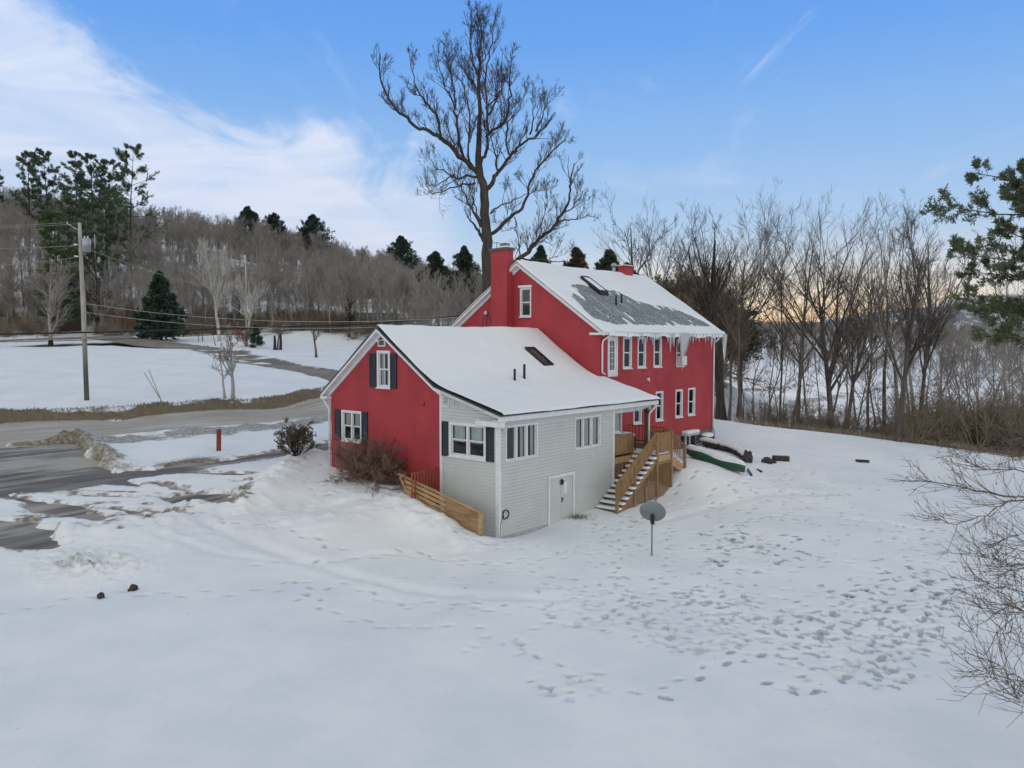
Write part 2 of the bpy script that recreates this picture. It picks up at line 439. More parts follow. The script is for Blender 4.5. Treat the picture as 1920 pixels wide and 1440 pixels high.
def make_paving(name, c1, c2, c3, along=(0.12, 1, 1), rot=HROT, wet=.35):
    m, gg, b, o = new_mat(name)
    co = gg.n('ShaderNodeTexCoord').outputs['Object']
    mp = gg.mapping(gg.mapping(co, rot=(0, 0, -rot)), scale=along)
    st = gg.noise(mp, 1.3, 7, .62, .3); big = gg.noise(co, .22, 4, .55)
    c = gg.mix(gg.ramp(st, .34, .66), c1, c2)
    c = gg.mix(gg.ramp(gg.math('ADD', gg.math('MULTIPLY', big, .6), gg.math('MULTIPLY', st, .5)), .50, .66), c, c3)
    c = gg.mix(gg.math('MULTIPLY', gg.ramp(gg.noise(co, 30, 2, .5), .5, .8), .25), c, (.07, .065, .06))
    gg.put(b.inputs['Base Color'], c)
    gg.put(b.inputs['Roughness'], gg.ramp(big, .35, .65, wet, .8))
    bump(gg, b, gg.math('ADD', st, gg.math('MULTIPLY', gg.noise(co, 18, 4, .6), .4)), .35, .03)
    return m


M_GROUND = make_ground_mat()
M_ROAD = make_paving('road_salted', (.33, .295, .25), (.60, .56, .50), (.40, .35, .285), along=(.06, .8, 1), wet=.6)
M_DRIVE = make_paving('driveway_ice', (.095, .086, .075), (.235, .215, .19), (.39, .37, .345), along=(.14, 1.1, 1), wet=.65)
M_SIDE = make_paving('side_road_dirt', (.17, .14, .115), (.23, .195, .165), (.28, .245, .22), along=(1, 1, 1), wet=.8)


# ------------------------------------------------------------------ ground sheet
def axis(lo, hi, flo, fhi, step, grow):
    a = list(np.arange(flo, fhi + step / 2, step)); s = step; x = a[-1]
    while x < hi: s *= grow; x += s; a.append(x)
    s = step; x = a[0]; b = []
    while x > lo: s *= grow; x -= s; b.append(x)
    return np.array(b[::-1] + a)


XS = axis(-6000, 6000, -22, 22, .08, 1.024)
YS = axis(-400, 6500, 13, 45, .08, 1.021)
GX, GY = np.meshgrid(XS, YS)
GZ, GD = land(GX, GY)
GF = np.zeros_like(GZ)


def stamp(x, y, ang, L=.32, Wd=.15, dep=.07, dark=0.0, rim=.012, pack_shade=.33):
    r = L * 1.6
    i0, i1 = np.searchsorted(XS, [x - r, x + r]); j0, j1 = np.searchsorted(YS, [y - r, y + r])
    if i1 - i0 < 2 or j1 - j0 < 2: return
    xx = GX[j0:j1, i0:i1] - x; yy = GY[j0:j1, i0:i1] - y
    a = (xx * math.cos(ang) + yy * math.sin(ang)) / (L / 2); b = (-xx * math.sin(ang) + yy * math.cos(ang)) / (Wd / 2)
    q = a * a + b * b
    k = 1 / (1 + np.exp((np.sqrt(q) - 1) * 10))
    GZ[j0:j1, i0:i1] -= dep * 1.15 * k
    GZ[j0:j1, i0:i1] += .3 * rim * np.exp(-((np.sqrt(q) - 1.45) / .35) ** 2)
    GF[j0:j1, i0:i1] = np.maximum(GF[j0:j1, i0:i1], k * max(dark, pack_shade))


def trail(pts, rng, step=.62, side=.13, dep=.07, dark=0.0, jit=.06, L=.32, Wd=.15):
    pts = [np.array(p) for p in pts]; s = 0; k = 0
    for a, b in zip(pts[:-1], pts[1:]):
        d = b - a; n = np.hypot(*d)
        if n < 1e-6: continue
        d = d / n; nrm = np.array([-d[1], d[0]])
        while s < n:
            p = a + d * s + nrm * (side if k % 2 else -side) + rng.randn(2) * jit
            stamp(p[0], p[1], math.atan2(d[1], d[0]) + rng.randn() * .22, L * rng.uniform(.85, 1.25), Wd * rng.uniform(.85, 1.2), dep * rng.uniform(.7, 1.3), dark * (rng.rand() < .55) * rng.uniform(.7, 1.1))
            s += step * rng.uniform(.85, 1.15); k += 1
        s -= n


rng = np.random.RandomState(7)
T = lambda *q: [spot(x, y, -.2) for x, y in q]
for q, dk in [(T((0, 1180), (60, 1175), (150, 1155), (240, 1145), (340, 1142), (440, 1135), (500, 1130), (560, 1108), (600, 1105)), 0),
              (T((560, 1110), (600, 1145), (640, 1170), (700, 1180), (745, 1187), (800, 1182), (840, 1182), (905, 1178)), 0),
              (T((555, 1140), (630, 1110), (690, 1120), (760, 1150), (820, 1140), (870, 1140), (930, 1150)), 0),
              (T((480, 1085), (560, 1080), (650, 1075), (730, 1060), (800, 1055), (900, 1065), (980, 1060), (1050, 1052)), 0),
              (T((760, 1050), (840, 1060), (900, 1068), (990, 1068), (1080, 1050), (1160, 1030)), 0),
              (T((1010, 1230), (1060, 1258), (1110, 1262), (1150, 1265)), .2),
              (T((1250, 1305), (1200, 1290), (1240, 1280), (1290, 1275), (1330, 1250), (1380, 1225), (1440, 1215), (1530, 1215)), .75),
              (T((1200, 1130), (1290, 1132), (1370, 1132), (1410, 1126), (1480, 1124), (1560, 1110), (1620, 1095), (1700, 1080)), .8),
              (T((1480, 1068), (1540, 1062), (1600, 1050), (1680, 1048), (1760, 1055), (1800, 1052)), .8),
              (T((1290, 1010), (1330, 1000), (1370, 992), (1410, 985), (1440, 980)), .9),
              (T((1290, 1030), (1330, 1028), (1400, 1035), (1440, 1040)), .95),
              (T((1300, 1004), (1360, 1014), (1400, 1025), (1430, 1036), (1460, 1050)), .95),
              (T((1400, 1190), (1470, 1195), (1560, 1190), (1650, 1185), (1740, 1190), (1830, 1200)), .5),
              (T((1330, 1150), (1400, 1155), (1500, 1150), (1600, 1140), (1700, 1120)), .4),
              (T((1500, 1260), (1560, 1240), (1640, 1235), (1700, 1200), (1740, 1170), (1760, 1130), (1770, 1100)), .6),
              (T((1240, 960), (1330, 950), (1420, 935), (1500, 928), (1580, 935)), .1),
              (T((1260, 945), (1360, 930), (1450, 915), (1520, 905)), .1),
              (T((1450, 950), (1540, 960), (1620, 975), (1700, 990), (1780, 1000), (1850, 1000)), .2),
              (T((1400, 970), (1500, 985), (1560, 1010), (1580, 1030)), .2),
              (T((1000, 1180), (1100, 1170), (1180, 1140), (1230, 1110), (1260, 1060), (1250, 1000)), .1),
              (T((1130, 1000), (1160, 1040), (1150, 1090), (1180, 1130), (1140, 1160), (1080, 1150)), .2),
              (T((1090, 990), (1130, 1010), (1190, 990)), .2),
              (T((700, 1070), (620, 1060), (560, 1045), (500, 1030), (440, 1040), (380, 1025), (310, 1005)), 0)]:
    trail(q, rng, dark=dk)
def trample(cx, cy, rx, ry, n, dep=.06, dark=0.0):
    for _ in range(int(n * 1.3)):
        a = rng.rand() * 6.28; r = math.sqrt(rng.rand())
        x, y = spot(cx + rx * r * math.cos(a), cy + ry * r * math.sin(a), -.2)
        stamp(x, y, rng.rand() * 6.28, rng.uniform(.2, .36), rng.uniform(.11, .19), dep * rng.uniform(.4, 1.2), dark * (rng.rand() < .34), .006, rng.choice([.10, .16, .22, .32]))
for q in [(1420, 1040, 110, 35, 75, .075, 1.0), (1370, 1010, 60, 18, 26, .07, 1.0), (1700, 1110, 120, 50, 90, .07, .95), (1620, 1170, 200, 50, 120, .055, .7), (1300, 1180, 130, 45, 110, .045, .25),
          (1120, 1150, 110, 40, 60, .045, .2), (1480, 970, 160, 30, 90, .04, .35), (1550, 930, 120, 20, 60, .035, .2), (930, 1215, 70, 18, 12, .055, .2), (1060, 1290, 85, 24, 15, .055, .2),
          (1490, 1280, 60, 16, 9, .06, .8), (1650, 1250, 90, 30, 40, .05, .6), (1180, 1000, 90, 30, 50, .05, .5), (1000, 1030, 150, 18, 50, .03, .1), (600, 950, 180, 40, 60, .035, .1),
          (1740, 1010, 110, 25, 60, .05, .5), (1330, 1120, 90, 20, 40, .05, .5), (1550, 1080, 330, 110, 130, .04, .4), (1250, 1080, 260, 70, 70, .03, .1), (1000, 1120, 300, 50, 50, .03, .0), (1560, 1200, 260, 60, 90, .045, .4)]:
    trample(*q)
def groove(pts, w, dep):
    i0, i1 = np.searchsorted(XS, [min(p[0] for p in pts) - 1, max(p[0] for p in pts) + 1]); j0, j1 = np.searchsorted(YS, [min(p[1] for p in pts) - 1, max(p[1] for p in pts) + 1])
    x = GX[j0:j1, i0:i1]; y = GY[j0:j1, i0:i1]
    d = line_d(x, y, pts)
    GZ[j0:j1, i0:i1] -= dep * np.exp(-(d / w) ** 2) * (1 + 1.0 * fbm(x, y, .6, 3, 3)) - dep * .35 * np.exp(-((d - w * 1.9) / w) ** 2)
groove(T((310, 1000), (350, 1030), (420, 1050), (500, 1065), (600, 1085), (680, 1100), (780, 1118), (900, 1128), (1050, 1130)), .28, .07)
groove(T((300, 1062), (400, 1078), (520, 1080), (620, 1078), (700, 1062), (760, 1055)), .2, .04)
groove(T((1230, 985), (1320, 965), (1430, 950), (1560, 945)), .3, .05)
groove(T((1500, 975), (1650, 985), (1800, 1000)), .3, .05)
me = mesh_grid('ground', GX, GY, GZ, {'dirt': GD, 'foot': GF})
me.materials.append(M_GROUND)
o = bpy.data.objects.new('ground', me); COL.objects.link(o); o['kind'] = 'structure'


_ix = lambda x: np.clip(np.searchsorted(XS, x) - 1, 0, len(XS) - 2)
_iy = lambda y: np.clip(np.searchsorted(YS, y) - 1, 0, len(YS) - 2)
def gz(x, y):
    i = int(_ix(x)); j = int(_iy(y)); tx = (x - XS[i]) / (XS[i + 1] - XS[i]); ty = (y - YS[j]) / (YS[j + 1] - YS[j])
    return float((GZ[j, i] * (1 - tx) + GZ[j, i + 1] * tx) * (1 - ty) + (GZ[j + 1, i] * (1 - tx) + GZ[j + 1, i + 1] * tx) * ty)


def hit(px, py):
    """where the sight line through a place in the survey picture meets the ground"""
    r = ray(px, py); t = 10.0; pt = t
    while t < 3000:
        x, y, z = r[0] * t, r[1] * t, CAM_H + r[2] * t
        if z < gz(x, y): break
        pt = t; t += .15 + t * .004
    for _ in range(12):
        m = (pt + t) / 2
        if CAM_H + r[2] * m < gz(r[0] * m, r[1] * m): t = m
        else: pt = m
    return (r[0] * t, r[1] * t, gz(r[0] * t, r[1] * t))


def sheet(name, poly, mat, dz, step=.35, grow=.6):
    P = np.array(poly); xs = np.arange(P[:, 0].min() - 1, P[:, 0].max() + 1, step); ys = np.arange(P[:, 1].min() - 1, P[:, 1].max() + 1, step)
    X, Y = np.meshgrid(xs, ys)
    Z = base_z(X, Y) + dz
    d = sdist(X, Y, poly)
    k = (d[:-1, :-1] > -grow)
    me = mesh_grid(name, X, Y, Z, keep=k); me.materials.append(mat)
    o = bpy.data.objects.new(name, me); COL.objects.link(o); o['kind'] = 'structure'
    return o


def ribbon(pts, w):
    pts = [np.array(p) for p in pts]; L = []; Rr = []
    for i, p in enumerate(pts):
        d = pts[min(i + 1, len(pts) - 1)] - pts[max(i - 1, 0)]; d = d / np.hypot(*d); n = np.array([-d[1], d[0]])
        L.append(tuple(p + n * w)); Rr.append(tuple(p - n * w))
    return L + Rr[::-1]


sheet('road', ROAD, M_ROAD, 0.0, .5, .8)
DP = list(DRIVE)
sheet('driveway', DP, M_DRIVE, -.012, .3, .9)
sheet('parking_area', PARK, M_DRIVE, -.020, .3, .8)
sheet('side_road', ribbon(SIDE_C, 3.4), M_SIDE, -.004, .6, .6)
#@@PART2
# ------------------------------------------------------------------ mesh building
class MB:
    def __init__(s): s.v = []; s.f = []
    def add(s, vs, fs):
        o = len(s.v); s.v += [tuple(map(float, p)) for p in vs]; s.f += [tuple(i + o for i in f) for f in fs]; return s
    def box(s, x0, x1, y0, y1, z0, z1):
        if x0 > x1: x0, x1 = x1, x0
        if y0 > y1: y0, y1 = y1, y0
        if z0 > z1: z0, z1 = z1, z0
        return s.add([(x0, y0, z0), (x1, y0, z0), (x1, y1, z0), (x0, y1, z0), (x0, y0, z1), (x1, y0, z1), (x1, y1, z1), (x0, y1, z1)],
                     [(0, 3, 2, 1), (4, 5, 6, 7), (0, 1, 5, 4), (1, 2, 6, 5), (2, 3, 7, 6), (3, 0, 4, 7)])
    def beam(s, a, b, w, h, upv=(0, 0, 1)):
        a = Vector(a); b = Vector(b); d = (b - a).normalized(); upv = Vector(upv)
        sd = d.cross(upv); sd = sd.normalized() if sd.length > 1e-4 else Vector((1, 0, 0)); u2 = sd.cross(d).normalized()
        vs = []
        for p in (a, b):
            for i, j in ((-1, -1), (1, -1), (1, 1), (-1, 1)): vs.append(p + sd * (w / 2 * i) + u2 * (h / 2 * j))
        return s.add(vs, [(0, 1, 2, 3), (7, 6, 5, 4), (0, 4, 5, 1), (1, 5, 6, 2), (2, 6, 7, 3), (3, 7, 4, 0)])
    def tube(s, pts, rad, k=8, cap=True):
        pts = [Vector(p) for p in pts]; n = len(pts)
        if not hasattr(rad, '__len__'): rad = [rad] * n
        o = len(s.v); pn = None
        for i, p in enumerate(pts):
            d = (pts[min(i + 1, n - 1)] - pts[max(i - 1, 0)]).normalized()
            if pn is None: pn = d.orthogonal().normalized()
            pn = (pn - d * pn.dot(d)).normalized(); q = d.cross(pn)
            for j in range(k):
                t = 2 * math.pi * j / k; s.v.append(tuple(p + (pn * math.cos(t) + q * math.sin(t)) * rad[i]))
        for i in range(n - 1):
            for j in range(k):
                s.f.append((o + i * k + j, o + i * k + (j + 1) % k, o + (i + 1) * k + (j + 1) % k, o + (i + 1) * k + j))
        if cap:
            s.f.append(tuple(o + j for j in range(k))[::-1]); s.f.append(tuple(o + (n - 1) * k + j for j in range(k)))
        return s
    def prism(s, poly, axis, a, b):
        """polygon of (p, q) extruded along an axis: 'x' -> (p, q) are y, z; 'y' -> x, z; 'z' -> x, y"""
        def P(p, q, t): return {'x': (t, p, q), 'y': (p, t, q), 'z': (p, q, t)}[axis]
        n = len(poly)
        return s.add([P(p, q, a) for p, q in poly] + [P(p, q, b) for p, q in poly], [tuple(range(n))[::-1], tuple(range(n, 2 * n))] + [(i, (i + 1) % n, n + (i + 1) % n, n + i) for i in range(n)])
    def blob(s, c, r, seed=0, n=10, m=7, flat=1.0, rough=.25):
        c = Vector(c); rs = random.Random(seed); o = len(s.v); ph = [rs.uniform(0, 6) for _ in range(6)]
        for i in range(m + 1):
            t = math.pi * i / m
            for j in range(n):
                a = 2 * math.pi * j / n
                k = 1 + rough * (math.sin(3 * a + ph[0] + 2 * t) * .4 + math.sin(5 * a + ph[1] - 3 * t) * .3 + math.sin(2 * t * 2 + ph[2] + a) * .4)
                s.v.append((c.x + r[0] * k * math.sin(t) * math.cos(a), c.y + r[1] * k * math.sin(t) * math.sin(a), c.z + r[2] * k * math.cos(t) * flat))
        for i in range(m):
            for j in range(n):
                s.f.append((o + i * n + j, o + (i + 1) * n + j, o + (i + 1) * n + (j + 1) % n, o + i * n + (j + 1) % n))
        return s
    def build(s, name, mat, parent=None, smooth=False, label=None):
        me = bpy.data.meshes.new(name); me.from_pydata(s.v, [], s.f); me.materials.append(mat); me.validate(); me.update()
        if smooth: me.polygons.foreach_set("use_smooth", np.ones(len(me.polygons), bool))
        o = bpy.data.objects.new(name, me); COL.objects.link(o)
        if parent is not None: o.parent = parent
        if label: o['label'] = label
        return o


def bevel(o, w=.01, seg=1):
    m = o.modifiers.new('bevel', 'BEVEL'); m.width = w; m.segments = seg; m.limit_method = 'ANGLE'
    return o


def thing(name, label, cat, loc=(0, 0, 0), rz=0, group=None):
    o = bpy.data.objects.new(name, None); COL.objects.link(o); o.location = loc; o.rotation_euler = (0, 0, rz)
    o.empty_display_size = .2
    o['label'] = label; o['category'] = cat
    if group: o['group'] = group
    return o


def tag(o, label, cat, group=None):
    o['label'] = label; o['category'] = cat
    if group: o['group'] = group
    return o


# ------------------------------------------------------------------ house materials
WHITE = simple('white_trim', (.78, .79, .81), (.66, .68, .71), .5, 3, bmp=.08)
GREYW = simple('weathered_white', (.62, .65, .68), (.50, .53, .56), .6, 4, bmp=.1)
RED = simple('red_paint', (.43, .055, .068), (.365, .047, .060), .62, 1.2, bmp=.12, dist=.006, spec=.25)
def painted_brick(name, c1, c2, strength):
    m, gg, b, o = new_mat(name); co = gg.n('ShaderNodeTexCoord').outputs['Object']; sx = gg.n('ShaderNodeSeparateXYZ'); gg.nt.links.new(co, sx.inputs[0])
    cb = gg.n('ShaderNodeCombineXYZ'); gg.nt.links.new(gg.math('ADD', sx.outputs[0], sx.outputs[1]), cb.inputs[0]); gg.nt.links.new(sx.outputs[2], cb.inputs[1])
    br = gg.n('ShaderNodeTexBrick'); gg.nt.links.new(cb.outputs[0], br.inputs['Vector']); br.inputs['Scale'].default_value = 1; br.inputs['Brick Width'].default_value = .215; br.inputs['Row Height'].default_value = .075; br.inputs['Mortar Size'].default_value = .008; br.inputs['Mortar Smooth'].default_value = .4
    big = gg.noise(gg.mapping(co, scale=(1, 1, .45)), .9, 6, .65); fine = gg.noise(co, 7, 5, .65)
    c = gg.mix(gg.ramp(big, .32, .68), c1, c2); c = gg.mix(gg.math('MULTIPLY', gg.ramp(fine, .5, .75), .28), c, (c1[0] * 1.2, c1[1] * 1.9, c1[2] * 1.8))
    c = gg.mix(gg.math('MULTIPLY', br.outputs['Fac'], .22), c, tuple(q * .55 for q in c2))
    # splash stains low on the wall
    st = gg.math('MULTIPLY', gg.ramp(gg.math('ADD', sx.outputs[2], gg.math('MULTIPLY', fine, 1.1)), 2.9, 1.7), .38); c = gg.mix(st, c, (.16, .055, .05))
    gg.put(b.inputs['Base Color'], c); gg.put(b.inputs['Roughness'], gg.ramp(fine, .3, .7, .5, .75)); b.inputs['Specular IOR Level'].default_value = .25
    bump(gg, b, gg.math('SUBTRACT', gg.math('MULTIPLY', fine, .5), br.outputs['Fac']), strength, .012)
    return m
RED = painted_brick('red_painted_brick', (.445, .054, .066), (.355, .043, .053), .45)
RED2 = painted_brick('red_chimney_brick', (.47, .057, .067), (.38, .046, .055), .7)
SIDING = simple('grey_siding', (.56, .585, .575), (.51, .54, .53), .45, .7, bmp=.05, spec=.35)
SKIRT = simple('pale_skirt', (.45, .47, .49), (.36, .37, .37), .7, 2, bmp=.2)
SHUT = simple('blue_black_shutter', (.028, .038, .055), (.02, .028, .042), .5, 4)
BLACK = simple('black_metal', (.02, .021, .024), (.012, .012, .014), .45, 5)
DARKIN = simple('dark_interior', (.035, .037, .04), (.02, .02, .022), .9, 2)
DRIP = simple('dark_roof_edge', (.11, .125, .135), (.07, .08, .09), .5, 5)
SNOW = None
WOOD = simple('treated_wood', (.36, .225, .115), (.23, .135, .065), .75, 5, bmp=.35, stretch=(1, 1, .25), dist=.006, spec=.2)
WOODN = simple('new_wood', (.50, .335, .18), (.36, .22, .11), .7, 5, bmp=.3, stretch=(1, .3, 1), dist=.006, spec=.2)
WOODD = simple('dark_wood', (.15, .095, .058), (.10, .065, .04), .8, 6, bmp=.35, stretch=(1, 1, .3), spec=.2)
WOODR = simple('red_stained_wood', (.34, .10, .055), (.24, .065, .04), .7, 6, bmp=.3, stretch=(1, 1, .3), spec=.2)
STONE = simple('field_stone', (.32, .28, .23), (.15, .13, .11), .9, 5, bmp=.9, dist=.05, spec=.2)
CURT = simple('curtain_cloth', (.60, .62, .60), (.45, .47, .46), .9, 9, stretch=(1, 1, .1))
METAL = simple('grey_dish_metal', (.22, .26, .265), (.18, .21, .215), .45, 3, metal=.3)
GALV = simple('galvanised', (.42, .45, .48), (.30, .33, .36), .4, 5, metal=.5)
CANOE = simple('green_hull', (.02, .095, .06), (.014, .065, .042), .35, 2, spec=.5)


def make_snow():
    m, gg, b, o = new_mat('lying_snow')
    co = gg.n('ShaderNodeTexCoord').outputs['Object']
    gg.put(b.inputs['Base Color'], gg.mix(gg.noise(co, .6, 4, .55), (.79, .815, .855), (.86, .875, .90)))
    b.inputs['Roughness'].default_value = .65; b.inputs['Specular IOR Level'].default_value = .25
    bump(gg, b, gg.math('ADD', gg.noise(co, 1.4, 5, .6), gg.math('MULTIPLY', gg.noise(co, 9, 4, .6), .2)), .3, .06)
    return m
SNOW = make_snow()


def make_shingle():
    m, gg, b, o = new_mat('grey_shingles')
    co = gg.n('ShaderNodeTexCoord').outputs['Object']
    br = gg.n('ShaderNodeTexBrick'); gg.nt.links.new(gg.mapping(co, rot=(0, 0, 0)), br.inputs['Vector'])
    br.inputs['Scale'].default_value = 1.0; br.inputs['Brick Width'].default_value = .33; br.inputs['Row Height'].default_value = .12; br.inputs['Mortar Size'].default_value = .012
    gg.put(br.inputs['Color1'], (.20, .22, .235)); gg.put(br.inputs['Color2'], (.14, .158, .17)); gg.put(br.inputs['Mortar'], (.07, .08, .085))
    sp = gg.noise(co, 7, 5, .75)
    c = gg.mix(gg.ramp(sp, .45, .62), br.outputs[0], (.32, .35, .375))
    # thin frost left in streaks down the slope
    fs = gg.math('MULTIPLY', gg.ramp(gg.noise(gg.mapping(co, scale=(3.2, .35, .35)), 1.6, 6, .7), .50, .66), .55)
    c = gg.mix(fs, c, (.62, .66, .70))
    gg.put(b.inputs['Base Color'], c); b.inputs['Roughness'].default_value = .85
    bump(gg, b, gg.math('ADD', br.outputs[1], gg.noise(co, 30, 3, .6)), .3, .01)
    return m
SHINGLE = make_shingle()


def make_glass(name, tint, ref=.5):
    m = bpy.data.materials.new(name); m.use_nodes = True; nt = m.node_tree; nt.nodes.clear(); gg = G(nt)
    gl = gg.n('ShaderNodeBsdfGlossy'); gl.inputs['Roughness'].default_value = .03
    tr = gg.n('ShaderNodeBsdfTransparent'); gg.put(tr.inputs[0], tint)
    ge = gg.n('ShaderNodeNewGeometry'); dt = gg.n('ShaderNodeVectorMath', operation='DOT_PRODUCT'); nt.links.new(ge.outputs['Normal'], dt.inputs[0]); nt.links.new(ge.outputs['Incoming'], dt.inputs[1])
    f = gg.math('ADD', .07, gg.math('MULTIPLY', .9, gg.math('POWER', gg.math('SUBTRACT', 1.0, gg.math('ABSOLUTE', dt.outputs['Value'])), 5.0)), clamp=True)
    mx = gg.n('ShaderNodeMixShader'); nt.links.new(f, mx.inputs[0]); nt.links.new(tr.outputs[0], mx.inputs[1]); nt.links.new(gl.outputs[0], mx.inputs[2])
    o = gg.n('ShaderNodeOutputMaterial'); nt.links.new(mx.outputs[0], o.inputs[0])
    return m
GLASS = make_glass('window_glass', (.80, .86, .88))
def make_ice():
    m, gg, b, o = new_mat('icicle_ice')
    gg.put(b.inputs['Base Color'], (.80, .82, .87)); b.inputs['Roughness'].default_value = .22
    b.inputs['Transmission Weight'].default_value = .45; b.inputs['IOR'].default_value = 1.25
    return m
ICE = make_ice()

# ------------------------------------------------------------------ the farmhouse
house = thing('farmhouse', 'red farmhouse with snowy gable roofs and a grey sided lower wing', 'house', (C0[0], C0[1], 0), HROT)
house2 = house


class Face:
    """a wall plane: a runs along it, d out of it"""
    def __init__(s, kind, c): s.k = kind; s.c = c
    def p(s, a, d, z): return (s.c - d, a, z) if s.k == 'u' else (a, s.c - d, z)
    def box(s, mb, a0, a1, d0, d1, z0, z1):
        p = s.p(a0, d0, z0); q = s.p(a1, d1, z1); return mb.box(p[0], q[0], p[1], q[1], z0, z1)


FG = Face('u', 0.0)        # gable face of the wing
FS = Face('v', 0.0)        # long face of the wing
FM = Face('v', 2.9)        # long face of the main block
FE = Face('u', 11.0)       # gable face of the main block


def interp(prof, a):
    for (a0, z0), (a1, z1) in zip(prof[:-1], prof[1:]):
        if a0 - 1e-6 <= a <= a1 + 1e-6: return z0 + (z1 - z0) * (a - a0) / (a1 - a0)
    return prof[-1][1] if a > prof[-1][0] else prof[0][1]


def wall(face, prof, zb, holes, name, mat, course=None, reveal=.13, flip=False, revmat=True):
    """a wall under the line prof = [(a, z top) ...] with real openings; course = height of one board for lapped siding"""
    br = sorted(set([a for a, _ in prof] + [h[0] for h in holes] + [h[1] for h in holes]))
    br = [a for a in br if prof[0][0] - 1e-6 <= a <= prof[-1][0] + 1e-6]
    mb = MB()
    def quad(a0, a1, zl0, zl1, zt0, zt1, d0=0, d1=0):
        mb.add([face.p(a0, d0, zl0), face.p(a1, d0, zl1), face.p(a1, d1, zt1), face.p(a0, d1, zt0)], [(0, 1, 2, 3)])
    for a0, a1 in zip(br[:-1], br[1:]):
        t0, t1 = interp(prof, a0 + 1e-5), interp(prof, a1 - 1e-5)
        hs = sorted([(h[2], h[3]) for h in holes if h[0] <= a0 + 1e-6 and h[1] >= a1 - 1e-6])
        segs = []; z = zb
        for h0, h1 in hs: segs.append((z, h0)); z = h1
        segs.append((z, None))
        for s0, s1 in segs:
            if course is None:
                if s1 is None: quad(a0, a1, s0, s0, t0, t1)
                else: quad(a0, a1, s0, s0, s1, s1)
            else:
                top = s1 if s1 is not None else max(t0, t1)
                k = math.floor((s0 - zb) / course)
                while zb + k * course < top - 1e-6:
                    c0 = zb + k * course; c1 = c0 + course
                    lo = max(c0, s0); hi = min(c1, top)
                    off = lambda z: .024 * min(1.0, (1 - (z - c0) / course) / .30)
                    if s1 is None and hi > min(t0, t1):
                        # clipped by the sloping line
                        pts = [(a0, lo), (a1, lo), (a1, hi), (a0, hi)]
                        tl = lambda a: t0 + (t1 - t0) * (a - a0) / (a1 - a0)
                        out = []
                        for i in range(4):
                            P, Q = pts[i], pts[(i + 1) % 4]; fp, fq = tl(P[0]) - P[1], tl(Q[0]) - Q[1]
                            if fp >= 0: out.append(P)
                            if fp * fq < 0:
                                r = fp / (fp - fq); out.append((P[0] + (Q[0] - P[0]) * r, P[1] + (Q[1] - P[1]) * r))
                        if len(out) >= 3: mb.add([face.p(a, off(z), z) for a, z in out], [tuple(range(len(out)))])
                    else:
                        zm = c0 + course * .70
                        if lo < zm < hi:
                            quad(a0, a1, lo, lo, zm, zm, off(lo), off(zm)); quad(a0, a1, zm, zm, hi, hi, off(zm), off(hi))
                        else: quad(a0, a1, lo, lo, hi, hi, off(lo), off(hi))
                        if lo == c0: quad(a0, a1, lo, lo, lo + .0005, lo + .0005, 0, off(lo))
                    k += 1
    for h in holes:
        a0, a1, z0, z1 = h
        for (x0, x1, y0, y1) in ((a0, a0, z0, z1), (a1, a1, z0, z1)):
            mb.add([face.p(x0, 0, y0), face.p(x0, -reveal, y0), face.p(x0, -reveal, y1), face.p(x0, 0, y1)], [(0, 1, 2, 3)])
        for zz in (z0, z1):
            mb.add([face.p(a0, 0, zz), face.p(a1, 0, zz), face.p(a1, -reveal, zz), face.p(a0, -reveal, zz)], [(0, 1, 2, 3)])
    return mb.build(name, mat, house)


